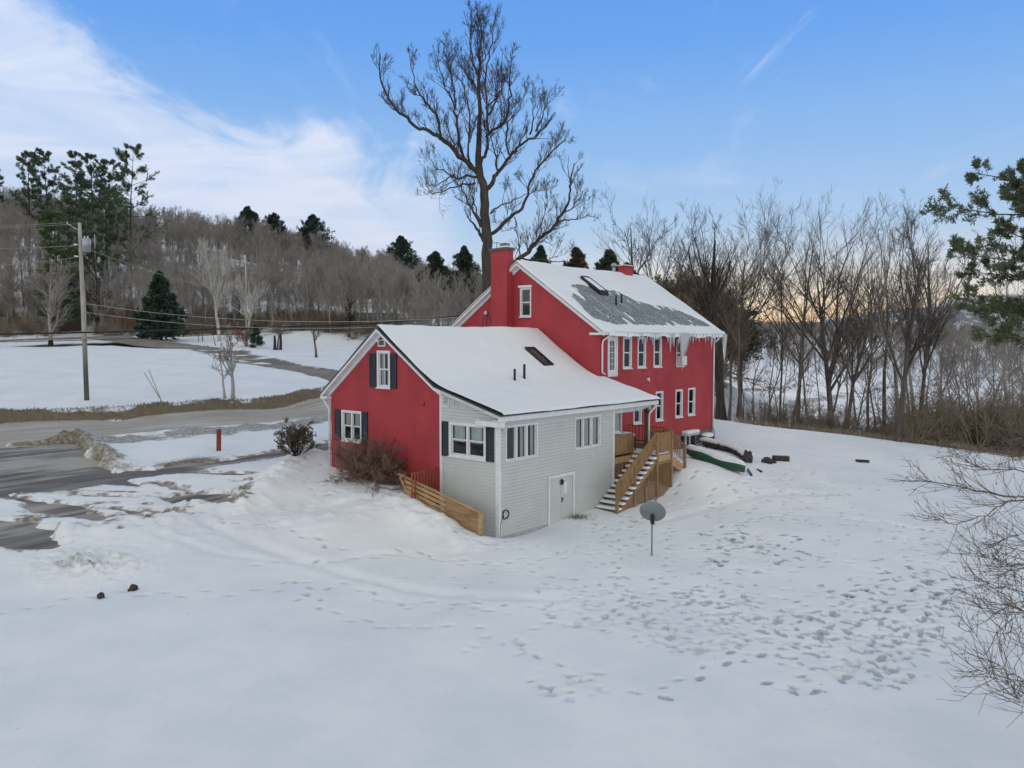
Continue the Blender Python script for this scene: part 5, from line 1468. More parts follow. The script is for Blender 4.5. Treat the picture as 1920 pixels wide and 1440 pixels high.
    GTB = bark('great_tree_bark', (.088, .074, .064), (.05, .042, .036)); put_tree(tk, cr, GTB, GTB, 'great_tree', 'huge leafless tree towering behind the tall red chimney', 'tree', (gx, gy, g0))
great_tree()

# ------------------------------------------------------------------ wood line to the right of the house
VAR = {}
def variant(key, **k):
    if key not in VAR:
        tk, cr = bare_tree(**k); VAR[key] = (tk.mesh('trunk', BARK), cr.mesh('crown', BARK))
    return VAR[key]


def named_bare(name, label, px, py_top, D=None, base=None, seed=1, group=None, mat=None, **k):
    if base is not None: x, y, z = hit(px, base); D = y
    else: x, y, z = at(px, D)
    H = CAM_H + elev(py_top) * D - z
    mat = mat or BARKT
    tk, cr = bare_tree(seed, H=H, **k)
    return put_tree(tk, cr, mat, mat, name, label, 'tree', (x, y, z - .1), 0, 1, group)


named_bare('maple_tree', 'big spreading bare maple with a forked trunk in the wood line', 1556, 345, base=806, seed=11, r0=.42, limbs=16, fork=.24, spread=(.35, .82), dens=(8, 6, 3), lf=.9, trunk_top=.72, twig=.011, lean=(-.05, 0))
named_bare('maple_tree', 'bare twin maple close to the right of the big maple', 1585, 352, base=803, seed=12, r0=.30, limbs=12, fork=.28, spread=(.25, .6), dens=(7, 5, 3), lf=.85, trunk_top=.78, twig=.011, lean=(.2, 0))
named_bare('leaning_tree', 'dark bare tree leaning right at the edge of the snowy yard', 1683, 372, base=828, seed=13, r0=.27, limbs=12, fork=.3, spread=(.2, .5), dens=(7, 6, 4), lf=.6, twig=.014, lean=(.16, .02), trunk_top=.85)
named_bare('ash_tree', 'tall bare ash with forked top behind the far corner of the house', 1385, 352, base=783, seed=14, r0=.34, limbs=12, fork=.42, spread=(.5, 1.0), dens=(9, 6, 4), lf=.80, twig=.012, lean=(-.03, 0))
named_bare('elm_tree', 'thick dark trunk rising right beside the far white downspout', 1352, 380, base=787, seed=15, r0=.45, limbs=7, fork=.5, spread=(.3, .8), dens=(6, 4, 3), lf=.5, twig=.015, lean=(-.02, 0), mat=BARKD)
named_bare('bare_tree', 'slim bare tree with upright crown above the snowy main roof', 1325, 362, D=80, seed=16, r0=.3, limbs=13, fork=.35, spread=(.3, .7), dens=(8, 5, 4), lf=.75, twig=.014)
named_bare('bare_tree', 'crooked bare tree with open crown above the short chimney', 1245, 340, D=84, seed=17, r0=.34, limbs=9, fork=.35, spread=(.35, .8), dens=(6, 5, 3), lf=.8, twig=.015, lean=(-.10, 0))
named_bare('bare_tree', 'leaning bare tree left of the open crown above the short chimney', 1262, 395, D=80, seed=18, r0=.26, limbs=7, fork=.45, spread=(.3, .8), dens=(6, 5, 3), lf=.5, twig=.017, lean=(-.5, 0))
named_bare('bare_tree', 'narrow bare tree between the ash and the big maple', 1462, 430, base=795, seed=19, r0=.14, limbs=10, fork=.3, spread=(.2, .6), dens=(6, 5, 3), lf=.4, twig=.014)
named_bare('bare_tree', 'bare tree with upright crown right of the leaning tree', 1728, 390, D=66, seed=20, r0=.22, limbs=12, fork=.25, spread=(.15, .45), dens=(7, 6, 4), lf=.6, twig=.015, lean=(.05, 0))
named_bare('bare_tree', 'bare tree crown merging behind the right side of the big maple', 1660, 350, D=72, seed=21, r0=.26, limbs=9, fork=.3, spread=(.35, .8), dens=(6, 5, 3), lf=.7, twig=.013, lean=(.06, 0))
named_bare('bare_tree', 'bare tree crown behind the left side of the big maple', 1500, 372, D=74, seed=22, r0=.24, limbs=9, fork=.35, spread=(.35, .8), dens=(6, 5, 3), lf=.7, twig=.013, lean=(-.03, 0))

slim = []
for i in range(5):
    tk, cr = bare_tree(300 + i, H=14, r0=.11 + .02 * (i % 3), limbs=10, fork=.3 + .04 * i, spread=(.35, .95), dens=(5, 4, 3), lf=.5, twig=.009, wander=.13, lean=((i - 2) * .05, 0))
    slim.append((tk.mesh('trunk', BARK), cr.mesh('crown', BARK)))
slimp = []
for a_, b_ in slim:
    a2 = a_.copy(); b2 = b_.copy(); a2.materials[0] = BARKH; b2.materials[0] = BARKH; slimp.append((a2, b2))
rs = random.Random(44)
def slim_tree(px, D, htop, name='young_tree', label='slim bare tree among many in the wood line right of the house', group='slim bare trees in the wood line', i=None, pale=False):
    x, y, z = at(px, D); k = rs.randrange(5) if i is None else i
    H = max(3, CAM_H + elev(htop) * D - z)
    src = slimp if pale else slim
    if pale: label = 'slim pale grey tree in the thicket at the right edge'; group = 'slim pale trees at the right edge'
    return put_tree(src[k][0], src[k][1], None, None, name, label, 'tree', (x, y, z - .1), rs.uniform(0, 6.28), H / 14.0, group)
for px in list(range(1368, 1700, 24)) + list(range(1700, 1980, 13)):
    D = rs.uniform(62, 80) if px > 1420 else rs.uniform(68, 84)
    slim_tree(px + rs.uniform(-5, 5), D, rs.choice([450, 560, 590, 610, 630, 650]) + (-20 if px > 1700 else 0) + rs.uniform(-20, 20), pale=px > 1690)
for px in range(1400, 1980, 40):
    slim_tree(px + rs.uniform(-9, 9), rs.uniform(84, 105), rs.uniform(540, 620))

# brush: low tangled shrubs along the wood edge
def shrub(seed, H=2.2, W=2.4, stems=16, r=.022, dens=(5, 4, 3), up=.05, mat=None, twig=.006, wander=.16, ang=1.0):
    rng = np.random.RandomState(seed); cr = Tubes(); a = rng.rand(stems) * 6.283; el = rng.uniform(.1, ang, stems)
    D0 = np.stack([np.cos(a) * np.sin(el), np.sin(a) * np.sin(el), np.cos(el)], 1) * np.array([W / H, W / H, 1]); S0 = np.stack([np.cos(a) * .12, np.sin(a) * .12, np.zeros(stems)], 1)
    L = H * rng.uniform(.75, 1.2, stems)
    p = grow(rng, S0, D0, L, 6, wander, up); rr = taper(np.full(stems, r), 6, .35); cr.add(p, rr, 4)
    s, d, l, q = sprout(rng, p, rr, dens[0], .2, 1., (.3, .9), .5, .1, .65, .4); p2 = grow(rng, s, d, l, 4, wander, up); r2 = taper(np.maximum(q, twig * 1.4), 4, .5); cr.add(p2, r2, 3)
    s, d, l, q = sprout(rng, p2, r2, dens[1], .15, 1., (.3, .9), .55, .1, .7, .3); p3 = grow(rng, s, d, l, 3, wander, up); r3 = taper(np.maximum(q, twig), 3, .6); cr.add(p3, r3, 3)
    s, d, l, q = sprout(rng, p3, r3, dens[2], .15, 1., (.3, .9), .6, .1, .7, .3); p4 = grow(rng, s, d, l, 2, wander, up); r4 = taper(np.maximum(q, twig * .8), 2, .6); cr.add(p4, r4, 3)
    return cr, p, p2, p3, p4


BRUSH = simple('brush_twigs', (.28, .22, .17), (.18, .14, .105), .9, 2)
BRUSHO = simple('ochre_twigs', (.29, .245, .18), (.20, .165, .12), .9, 2)
brs = []
for i in range(4):
    cr = shrub(500 + i, H=3.4, W=4.2, stems=18, r=.035, twig=.011, wander=.2)[0]; brs.append(cr.mesh('bush', BRUSH if i != 2 else BRUSHO))
def brush(px, D, h, label, group, i=None, name='bush'):
    x, y, z = at(px, D); k = rs.randrange(4) if i is None else i
    o = bpy.data.objects.new(name, brs[k]); COL.objects.link(o); o.location = (x, y, z - .15); o.rotation_euler = (0, 0, rs.uniform(0, 6.28)); s = h / 3.6; o.scale = (s * 1.1, s * 1.1, s)
    return tag(o, label, 'bush', group)
for px in range(1400, 2000, 13):
    D = 70 - (px - 1400) * .022 + rs.uniform(-2, 3)
    brush(px + rs.uniform(-5, 5), D + (3 if px < 1500 else 0), rs.uniform(1.3, 3.2) * (1.35 if px > 1720 else 1), 'tangled brown bush at the foot of the wood line', 'tangled bushes at the foot of the wood line')
for px in range(1700, 2000, 16):
    brush(px + rs.uniform(-5, 5), rs.uniform(56, 66), rs.uniform(2.5, 4.6), 'tall pale thicket bush at the right edge of the yard', 'pale thicket bushes at the right edge', i=rs.choice([0, 1, 2, 2]))
# dark scrub behind the roof of the main block
scrubm = []
for i in range(2):
    tk, cr = bare_tree(340 + i, H=12, r0=.16, limbs=16, fork=.05, spread=(.2, .9), dens=(9, 7, 4), lf=.5, twig=.020, wander=.16)
    scrubm.append((tk.mesh('trunk', BRUSH), cr.mesh('crown', BRUSH)))
for k, px in enumerate(range(1215, 1352, 9)):
    D = rs.uniform(76, 96); x, y, z = at(px, D); yt = 500 + (0 if px < 1330 else (px - 1330) * 1.3) + rs.uniform(-12, 25)
    m = scrubm[k % 2]; put_tree(m[0], m[1], None, None, 'scrub_tree', 'dense twiggy scrub tree behind the far end of the main roof', 'tree', (x, y, z), rs.uniform(0, 6), (CAM_H + (642 - yt) / F_PX * D - z) / 12.0, 'scrub trees behind the main roof')

# ------------------------------------------------------------------ evergreens
def place_pine(name, label, px, ytop, D, seed, mats=(BARKD, NEEDLE), group=None, **k):
    x, y, z = at(px, D); H = max(CAM_H + elev(ytop) * D - z, 4)
    tk, cr = pine(seed, H=H, **k)
    return put_tree(tk, cr, mats[0], mats[1], name, label, 'tree', (x, y, z - .3), random.Random(seed).uniform(0, 6), 1, group)
PK = dict(whorls=17, base=.30, R=6.0, tuft=.62, width=.075, per=120)
for (px, yt, D, sd, lab) in [(60, 282, 215, 1, 'leftmost pine of the ridge group with a bare lower trunk'), (100, 284, 222, 2, 'second pine from the left on the ridge with thin crown'),
                             (150, 288, 205, 3, 'dense pine in the middle of the ridge group'), (182, 284, 212, 4, 'twin topped pine left of the tallest ridge pine'),
                             (250, 270, 200, 5, 'tallest wide pine at the right end of the ridge group'), (212, 300, 210, 6, 'pine half hidden left of the tallest ridge pine'),
                             (128, 345, 180, 7, 'broad green pine low on the slope below the ridge group'), (205, 340, 185, 8, 'bushy pine below the tallest ridge pine')]:
    place_pine('pine_tree', lab, px, yt, D, sd, **{**PK, 'R': 9.0 if px == 250 else 6.8, 'base': .12 if sd in (3, 7, 8, 5) else .34, 'whorls': 15 if sd in (3, 5, 7, 8) else 11})
place_pine('pine_tree', 'olive green pine directly behind the top of the utility pole', 112, 395, 150, 21, mats=(BARKD, NEEDLE3), whorls=18, base=.1, R=5.0, tuft=.6, width=.09, per=110)
place_pine('pine_tree', 'dark pine to the right behind the pole transformer', 175, 400, 165, 22, mats=(BARKD, NEEDLE), whorls=15, base=.1, R=5.0, tuft=.6, width=.09, per=100)
place_pine('pine_tree', 'dark pine cut by the left edge of the picture', -8, 318, 215, 23, **PK)
for (px, yt, D, sd, lab) in [(468, 388, 300, 9, 'leftmost of the lone pines on the ridge skyline'), (520, 400, 300, 10, 'second lone pine on the ridge skyline'), (590, 402, 285, 12, 'third lone pine on the ridge skyline with pointed top'),
                             (757, 442, 290, 13, 'broad lone pine on the skyline left of the great tree')]:
    place_pine('pine_tree', lab, px, yt, D, sd, mats=(BARKD, NEEDLE2), whorls=20, base=.35, R=10, tuft=.8, width=.11, per=70, shape='spruce')
for (px, yt, D, sd, lab) in [(822, 470, 190, 31, 'thin dull conifer left of the great tree trunk'), (872, 458, 185, 32, 'dull conifer beside the great tree trunk'), (1008, 458, 170, 33, 'conifer just right of the tall chimney behind the roof'),
                             (1080, 462, 150, 34, 'broad rusty conifer behind the ridge of the main roof'), (1137, 466, 140, 35, 'dark pointed conifer left of the short chimney'), (1172, 492, 140, 36, 'low conifer behind the short chimney'),
                             (1300, 520, 100, 37, 'conifer inside the scrub beyond the main roof'), (1335, 540, 98, 38, 'spruce catching the glow beyond the far eave')]:
    place_pine('conifer_tree', lab, px, yt, D, sd, mats=(BARKD, NEEDLE2 if px != 1080 else simple('rusty_needles', (.10, .075, .04), (.06, .05, .03), .8, .5)), whorls=28, base=.25, R=7.8, tuft=.55, width=.08, per=90, shape='spruce')
x, y, z = hit(302, 640)
tk, cr = pine(41, H=CAM_H + (642 - 512) / F_PX * y - z, whorls=22, base=.06, R=4.4, tuft=.5, width=.14, per=90, shape='spruce', lift=.1)
put_tree(tk, cr, BARKD, NEEDLE2, 'spruce_tree', 'dark spruce with wide skirt beyond the side road', 'tree', (x, y, z))
x, y, z = hit(128, 620); tk, cr = pine(42, H=9, whorls=10, base=.25, R=3.4, tuft=.5, width=.10, per=26, gap=.2)
put_tree(tk, cr, BARK, simple('blue_needles', (.09, .13, .11), (.05, .08, .07), .8, 1), 'pine_tree', 'thin bluish pine left of the spruce beyond the side road', 'tree', (x, y, z))
# the big pine at the right edge: trunk outside the picture, long boughs reaching in
def side_pine():
    rng = np.random.RandomState(91); tk = Tubes(); cr = Tubes(); X0, Y0, Z0 = at(2040, 40)
    H = 20.; tp = grow(rng, np.zeros((1, 3)), np.array([[0, 0, 1.]]), np.array([H]), 10, .02, .06); tr = taper(np.array([.34]), 10, .1); tk.add(tp, tr, 9)
    S = []; D = []; L = []
    for px, py, ln in [(1755, 385, 8.4), (1790, 350, 7.6), (1880, 330, 5.2), (1775, 465, 8.0), (1840, 450, 6.5), (1765, 600, 8.2), (1800, 585, 7.4), (1900, 400, 4.5), (1850, 375, 6.2), (1830, 620, 6.0), (1900, 480, 4.6), (1810, 490, 7.2), (1870, 575, 5.6)]:
        r = ray(px, py); Dd = 40 + rng.uniform(-2.0, 1.5); e = np.array([r[0] / r[1] * Dd - X0, Dd - Y0, CAM_H + r[2] / r[1] * Dd - Z0])
        zs = e[2] - rng.uniform(.2, 1.4); s0 = np.array([0, 0, zs]); v = e - s0; S.append(s0); D.append(v); L.append(np.linalg.norm(v) * .90)
    S = np.array(S); D = np.array(D); L = np.array(L)
    p = grow(rng, S, D, L, 8, .05, .015); r = taper(np.full(len(S), .07), 8, .2); tk.add(p, r, 5)
    s2, d2, l2, r2 = sprout(rng, p, r, 26, .28, 1., (.5, 1.1), .20, .10, .5, .35); p2 = grow(rng, s2, d2, l2, 4, .12, .05); r2a = taper(np.clip(r2, .008, .02), 4, .4); tk.add(p2, r2a, 3)
    s3, d3, l3, r3 = sprout(rng, p2, r2a, 7, .25, 1., (.4, .9), .4, .12, .6, .3); p3 = grow(rng, s3, d3, l3, 2, .12, .05); tk.add(p3, taper(np.full(len(s3), .006), 2, .6), 3)
    for pts in (p2, p3):
        s4, d4, _, _ = sprout(rng, pts, np.ones(pts.shape[:2]), 26 if pts is p2 else 15, .35, 1.04, (.2, .9), 1., .3)
        cr.quads(leaf_quads(rng, s4, d4, .22, .024, .5))
    put_tree(tk, cr, BARK, simple('side_pine_needles', (.15, .18, .10), (.08, .105, .06), .7, 1.5, spec=.2), 'pine_tree', 'pine reaching in from the right edge with long drooping boughs', 'tree', (X0, Y0, Z0), 0, 1, None, 'foliage')
side_pine()

# ------------------------------------------------------------------ single trees by the side road
named_bare('road_tree', 'small twin stemmed pale tree in the field between the two roads', 437, 602, base=748, seed=61, r0=.20, limbs=9, fork=.25, spread=(.2, .7), dens=(6, 5, 3), lf=.5, twig=.014, mat=BARKL)
x, y, z = hit(430, 748); tk, cr = bare_tree(62, H=4.5, r0=.12, limbs=8, fork=.25, spread=(.3, .9), dens=(5, 4, 3), lf=.5, twig=.014, lean=(-.1, 0))
put_tree(tk, cr, BARKL, BARKL, 'road_tree', 'short broken stem standing against the twin stemmed pale tree', 'tree', (x - .35, y, z))
named_bare('birch_tree', 'white birch with a wide pale crown beyond the side road', 412, 432, base=640, seed=63, r0=.32, limbs=13, fork=.22, spread=(.2, .6), dens=(9, 6, 4), lf=.7, twig=.022, mat=BIRCH, trunk_top=.75)
named_bare('birch_tree', 'second white birch with crossing stems right of the wide crowned one', 462, 510, base=648, seed=64, r0=.2, limbs=8, fork=.1, spread=(.3, .7), dens=(6, 5, 3), lf=.7, twig=.018, mat=BIRCH, lean=(.1, 0))
named_bare('bare_tree', 'small forked tree on the snow before the hillside wood', 593, 560, base=670, seed=65, r0=.20, limbs=9, fork=.3, spread=(.15, .5), dens=(7, 5, 4), lf=.6, twig=.02, mat=BARK)
named_bare('bare_tree', 'broad grey tree beside the side road left of the utility pole', 95, 480, base=648, seed=66, r0=.34, limbs=15, fork=.1, spread=(.4, 1.1), dens=(8, 6, 4), lf=.5, twig=.024, mat=BARKH)
named_bare('bare_tree', 'dark trunked tree just right of the utility pole', 182, 455, base=626, seed=67, r0=.40, limbs=14, fork=.12, spread=(.5, 1.2), dens=(7, 5, 3), lf=.4, twig=.022, mat=BARKD)
named_bare('bare_tree', 'dark tree with low crown above the wing roof', 655, 545, base=632, seed=68, r0=.36, limbs=12, fork=.2, spread=(.3, .9), dens=(7, 5, 3), lf=.5, twig=.022, mat=BARKD)
named_bare('bare_tree', 'small leaning tree by the stumps beyond the side road', 520, 585, base=656, seed=69, r0=.16, limbs=8, fork=.4, spread=(.4, 1.0), dens=(6, 5, 3), lf=.5, twig=.018, mat=BARK, lean=(.1, 0))
for k, (px, b, yt, rad, ln) in enumerate([(404, 648, 545, .10, -.25), (372, 640, 560, .10, -.1), (380, 640, 552, .09, .15), (52, 608, 520, .12, 0), (16, 606, 500, .14, .05)]):
    x, y, z = hit(px, b); H = CAM_H + (642 - yt) / F_PX * y - z
    put_tree(slim[k % 5][0], slim[k % 5][1], None, None, 'young_tree', ['dark leaning stem beside the white birch', 'left stem of a thin pair right of the spruce', 'right stem of a thin pair right of the spruce', 'thin tree left of the broad grey tree', 'thin tree near the left edge beyond the side road'][k], 'tree', (x, y, z), k, H / 14.0)

# ------------------------------------------------------------------ hillside wood
hillv = []
BARKM = bark('brown_bark', (.30, .27, .25), (.20, .18, .168), 1)
for i in range(6):
    tk, cr = bare_tree(700 + i, H=14, r0=.17, limbs=12, fork=.22, spread=(.2, .6), dens=(8, 5, 3), lf=.5, twig=.019, wander=.12, up=.10)
    mm = (BARKH, BARKM, BARK, BARKL, BARKH, BARKM)[i]
    hillv.append((tk.mesh('trunk', mm), cr.mesh('crown', BARKH if i != 3 else mm)))
rh = random.Random(9)
LABH = 'leafless tree at the lower edge of the hillside wood'
def edge_D(px):   # where the wood begins, metres from the camera
    return float(np.interp(px, [-500, -150, 0, 130, 260, 360, 470, 560, 700, 800, 900, 1200, 1400], [170, 158, 150, 152, 150, 150, 150, 152, 140, 125, 118, 120, 130]))
cnt = 0
for row, (dd, n) in enumerate(((2, 60), (8, 60), (15, 60))):
    for i in range(n):
        px = -60 + i * 1290 / n + rh.uniform(-10, 10); D = edge_D(px) + dd + rh.uniform(-3, 4)
        if 900 < px < 1180 and row < 2: continue
        x, y, z = at(px, D); k = rh.randrange(6)
        put_tree(hillv[k][0], hillv[k][1], None, None, 'hillside_tree', LABH, 'tree', (x, y, z - .2), rh.uniform(0, 6.28), rh.uniform(.7, 1.0) * (.8 if px > 850 else 1), 'trees at the lower edge of the hillside wood')


def scatter(name, label, pts, scs, rots, protos, seed=0):
    """a wood nobody could count: one object, instances on its points"""
    me = bpy.data.meshes.new(name); me.from_pydata([tuple(p) for p in pts], [], [])
    a = me.attributes.new('size', 'FLOAT', 'POINT'); a.data.foreach_set('value', scs)
    a = me.attributes.new('turn', 'FLOAT', 'POINT'); a.data.foreach_set('value', rots)
    o = bpy.data.objects.new(name, me); COL.objects.link(o); o['kind'] = 'stuff'; o['label'] = label
    c = bpy.data.collections.new(name + '_kinds')
    for tkm, crm in protos:
        # trunk and crown joined into one mesh for scattering
        vs = []; fs = []; off = 0
        for m in (tkm, crm):
            co = np.empty(len(m.vertices) * 3, np.float32); m.vertices.foreach_get('co', co); ix = np.empty(len(m.loops), np.int32); m.loops.foreach_get('vertex_index', ix)
            vs.append(co.reshape(-1, 3)); fs.append(ix.reshape(-1, 4) + off); off += len(m.vertices)
        t = Tubes(); t.V = vs; t.F = fs; mm = t.mesh(name + '_kind', tkm.materials[0]); mm.materials.append(crm.materials[0])
        mi = np.zeros(len(mm.polygons), np.int32); mi[len(fs[0]):] = 1; mm.polygons.foreach_set('material_index', mi)
        po = bpy.data.objects.new(name + '_kind', mm); c.objects.link(po)
    nt = bpy.data.node_groups.new(name, 'GeometryNodeTree')
    nt.interface.new_socket('Geometry', in_out='INPUT', socket_type='NodeSocketGeometry'); nt.interface.new_socket('Geometry', in_out='OUTPUT', socket_type='NodeSocketGeometry')
    N = nt.nodes.new; gi = N('NodeGroupInput'); go = N('NodeGroupOutput'); ip = N('GeometryNodeInstanceOnPoints'); ci = N('GeometryNodeCollectionInfo')
    ci.inputs['Collection'].default_value = c; ci.inputs['Separate Children'].default_value = True; ci.inputs['Reset Children'].default_value = True; ci.transform_space = 'ORIGINAL'
    ri = N('FunctionNodeRandomValue'); ri.data_type = 'INT'; ri.inputs[4].default_value = 0; ri.inputs[5].default_value = len(protos) - 1; ri.inputs['Seed'].default_value = seed
    sa = N('GeometryNodeInputNamedAttribute'); sa.data_type = 'FLOAT'; sa.inputs[0].default_value = 'size'
    ta = N('GeometryNodeInputNamedAttribute'); ta.data_type = 'FLOAT'; ta.inputs[0].default_value = 'turn'; cx_ = N('ShaderNodeCombineXYZ')
    ln = nt.links.new; ln(gi.outputs[0], ip.inputs['Points']); ln(ci.outputs[0], ip.inputs['Instance']); ip.inputs['Pick Instance'].default_value = True
    ln(ri.outputs[2], ip.inputs['Instance Index']); ln(sa.outputs[0], ip.inputs['Scale']); ln(ta.outputs[0], cx_.inputs[2]); ln(cx_.outputs[0], ip.inputs['Rotation']); ln(ip.outputs[0], go.inputs[0])
    o.modifiers.new('scatter', 'NODES').node_group = nt
    return o


def wood_points(seed, n, pxr, Df, szr=(.75, 1.1)):
    r = np.random.RandomState(seed); P = []; Sz = []; Tn = []
    while len(P) < n:
        px = r.uniform(*pxr); a, b = Df(px); D = math.sqrt(r.uniform(a * a, b * b)); x, y, z = at(px, D)
        P.append((x, y, z - .3)); Sz.append(r.uniform(*szr)); Tn.append(r.uniform(0, 6.28))
    return P, Sz, Tn


P_, S_, T_ = wood_points(1, 2700, (-420, 1260), lambda px: (edge_D(px) + 18, 430 if px < 900 else 360), (.55, 1.2))
scatter('hillside_wood', 'leafless wood covering the hillside behind the road', P_, S_, T_, hillv, 3)
far_protos = [hillv[0], hillv[2], hillv[4]]
P_, S_, T_ = wood_points(2, 1500, (1080, 2300), lambda px: (400, 900), (.9, 1.3))
scatter('valley_wood', 'band of grey woods across the snowy valley', P_, S_, T_, far_protos, 5)
P_, S_, T_ = wood_points(4, 260, (1180, 2200), lambda px: (120, 300) if px < 1400 else (290, 400), (.5, .8))
scatter('valley_hedge', 'scattered trees along the far field edge', P_, S_, T_, far_protos, 6)
# low brush at the foot of the hillside wood, seen as one brown haze of twigs
r_ = np.random.RandomState(8); P_ = []; S_ = []; T_ = []
for i in range(420):
    px = r_.uniform(-100, 1250); D = edge_D(px) + r_.uniform(-6, 30); x, y, z = at(px, D); P_.append((x, y, z - .1)); S_.append(r_.uniform(.4, .9)); T_.append(r_.uniform(0, 6.28))
scatter('hillside_undergrowth', 'low bare undergrowth along the foot of the hillside wood', P_, S_, T_, [(brs[0], brs[1]), (brs[3], brs[2])], 7)

# mountains beyond the valley
def mountains():
    xs = np.linspace(-1500, 9000, 240); ys = np.linspace(4300, 6400, 60); X, Y = np.meshgrid(xs, ys)
    ridge = 190 * np.exp(-((X - 3350) / 650) ** 2) + 95 * np.exp(-((X - 2550) / 520) ** 2) + 45 * np.exp(-((X - 1800) / 600) ** 2) + 240 * np.exp(-((X - 5200) / 1200) ** 2) + 45
    Z = 20 + ridge * np.exp(-((Y - 5300) / 520) ** 2) * (1 + .25 * fbm(X, Y, 700, 401, 5)) + 30 * fbm(X, Y, 250, 405, 4)
    me = mesh_grid('mountains', X, Y, Z); m, gg, b, o = new_mat('mountain_woods')
    co = gg.n('ShaderNodeTexCoord').outputs['Object']; n = gg.noise(co, .006, 7, .65)
    gg.put(b.inputs['Base Color'], gg.mix(gg.ramp(n, .48, .58), (.13, .14, .16), (.62, .65, .70))); b.inputs['Roughness'].default_value = .95
    me.materials.append(m); ob = bpy.data.objects.new('mountains', me); COL.objects.link(ob); ob['kind'] = 'structure'
mountains()

# ------------------------------------------------------------------ bushes by the house
# twiggy bush before the red gable
x, y, z = hit(697, 899)
cr, *_r = shrub(81, H=1.45, W=4.4, stems=42, r=.026, dens=(8, 6, 5), up=.07, twig=.0085, wander=.17, ang=1.0)
t_ = thing('garden_bush', 'rounded leafless reddish bush in front of the red gable', 'bush', (x, y, z - .05)); o_ = bpy.data.objects.new('branches', cr.mesh('branches', BUSHM)); COL.objects.link(o_); o_.parent = t_; t_.scale = (1.62, 1.15, 1.06); t_.rotation_euler = (0, 0, HROT + math.pi / 2)
# leafy evergreen bush by the driveway
x, y, z = hit(556, 853)
rng2 = np.random.RandomState(83)
cr, p1, p2, p3, p4 = shrub(83, H=1.3, W=2.5, stems=22, r=.028, dens=(4, 3, 2), up=.07, twig=.010, wander=.10, ang=.75)
t_ = thing('evergreen_bush', 'open dark leaved bush beside the driveway left of the house', 'bush', (x, y, z - .05)); o_ = bpy.data.objects.new('branches', cr.mesh('branches', BARKD)); COL.objects.link(o_); o_.parent = t_
lv = Tubes()
for pts, m in ((p3, 6), (p4, 3)):
    e = np.repeat(pts[:, -1], m, 0); d = np.repeat(pts[:, -1] - pts[:, -2], m, 0); lv.quads(leaf_quads(rng2, e + rng2.randn(len(e), 3) * .03, d, .12, .028, 1.0))
o_ = bpy.data.objects.new('leaves', lv.mesh('leaves', LEAFD)); COL.objects.link(o_); o_.parent = t_
# small withered bush by the side road
for k, (px, py, h, lab) in enumerate([(228, 628, 4.0, 'rust leaved bush left of the dark spruce'), (462, 650, 2.6, 'rust leaved bush right of the twin stemmed pale tree')]):
    x, y, z = hit(px, py); cr, p1, p2, p3, p4 = shrub(84 + k, H=h, W=h * 1.2, stems=14, r=.03, twig=.015); t_ = thing('rusty_bush', lab, 'bush', (x, y, z)); o_ = bpy.data.objects.new('branches', cr.mesh('branches', BUSHM)); COL.objects.link(o_); o_.parent = t_
    lv = Tubes(); e = np.repeat(p3[:, -1], 3, 0); lv.quads(leaf_quads(rng2, e, rng2.randn(len(e), 3), .22, .07, 1.)); o_ = bpy.data.objects.new('leaves', lv.mesh('leaves', LEAFB)); COL.objects.link(o_); o_.parent = t_
for k, (px, py, h, lab) in enumerate([(480, 652, 3.2, 'small young spruce beside the rust leaved bush'), ]):
    x, y, z = hit(px, py); tk, cr = pine(88, H=h, r0=.06, whorls=10, base=.05, R=1.3, tuft=.25, width=.05, per=30, shape='spruce'); put_tree(tk, cr, BARKD, NEEDLE2, 'spruce_tree', lab, 'tree', (x, y, z))
for k, (px, py) in enumerate([(515, 656), (526, 656)]):
    x, y, z = hit(px, py); mb = MB(); mb.tube([(x, y, z - .1), (x + .05, y, z + 1.2), (x + .02, y, z + 2.0 + k * .3)], [.22, .19, .15], 8); ob = mb.build('tree_stump', BARKD, None, True); tag(ob, ['left dark stump in a pair beyond the side road', 'right dark stump in a pair beyond the side road'][k], 'stump')

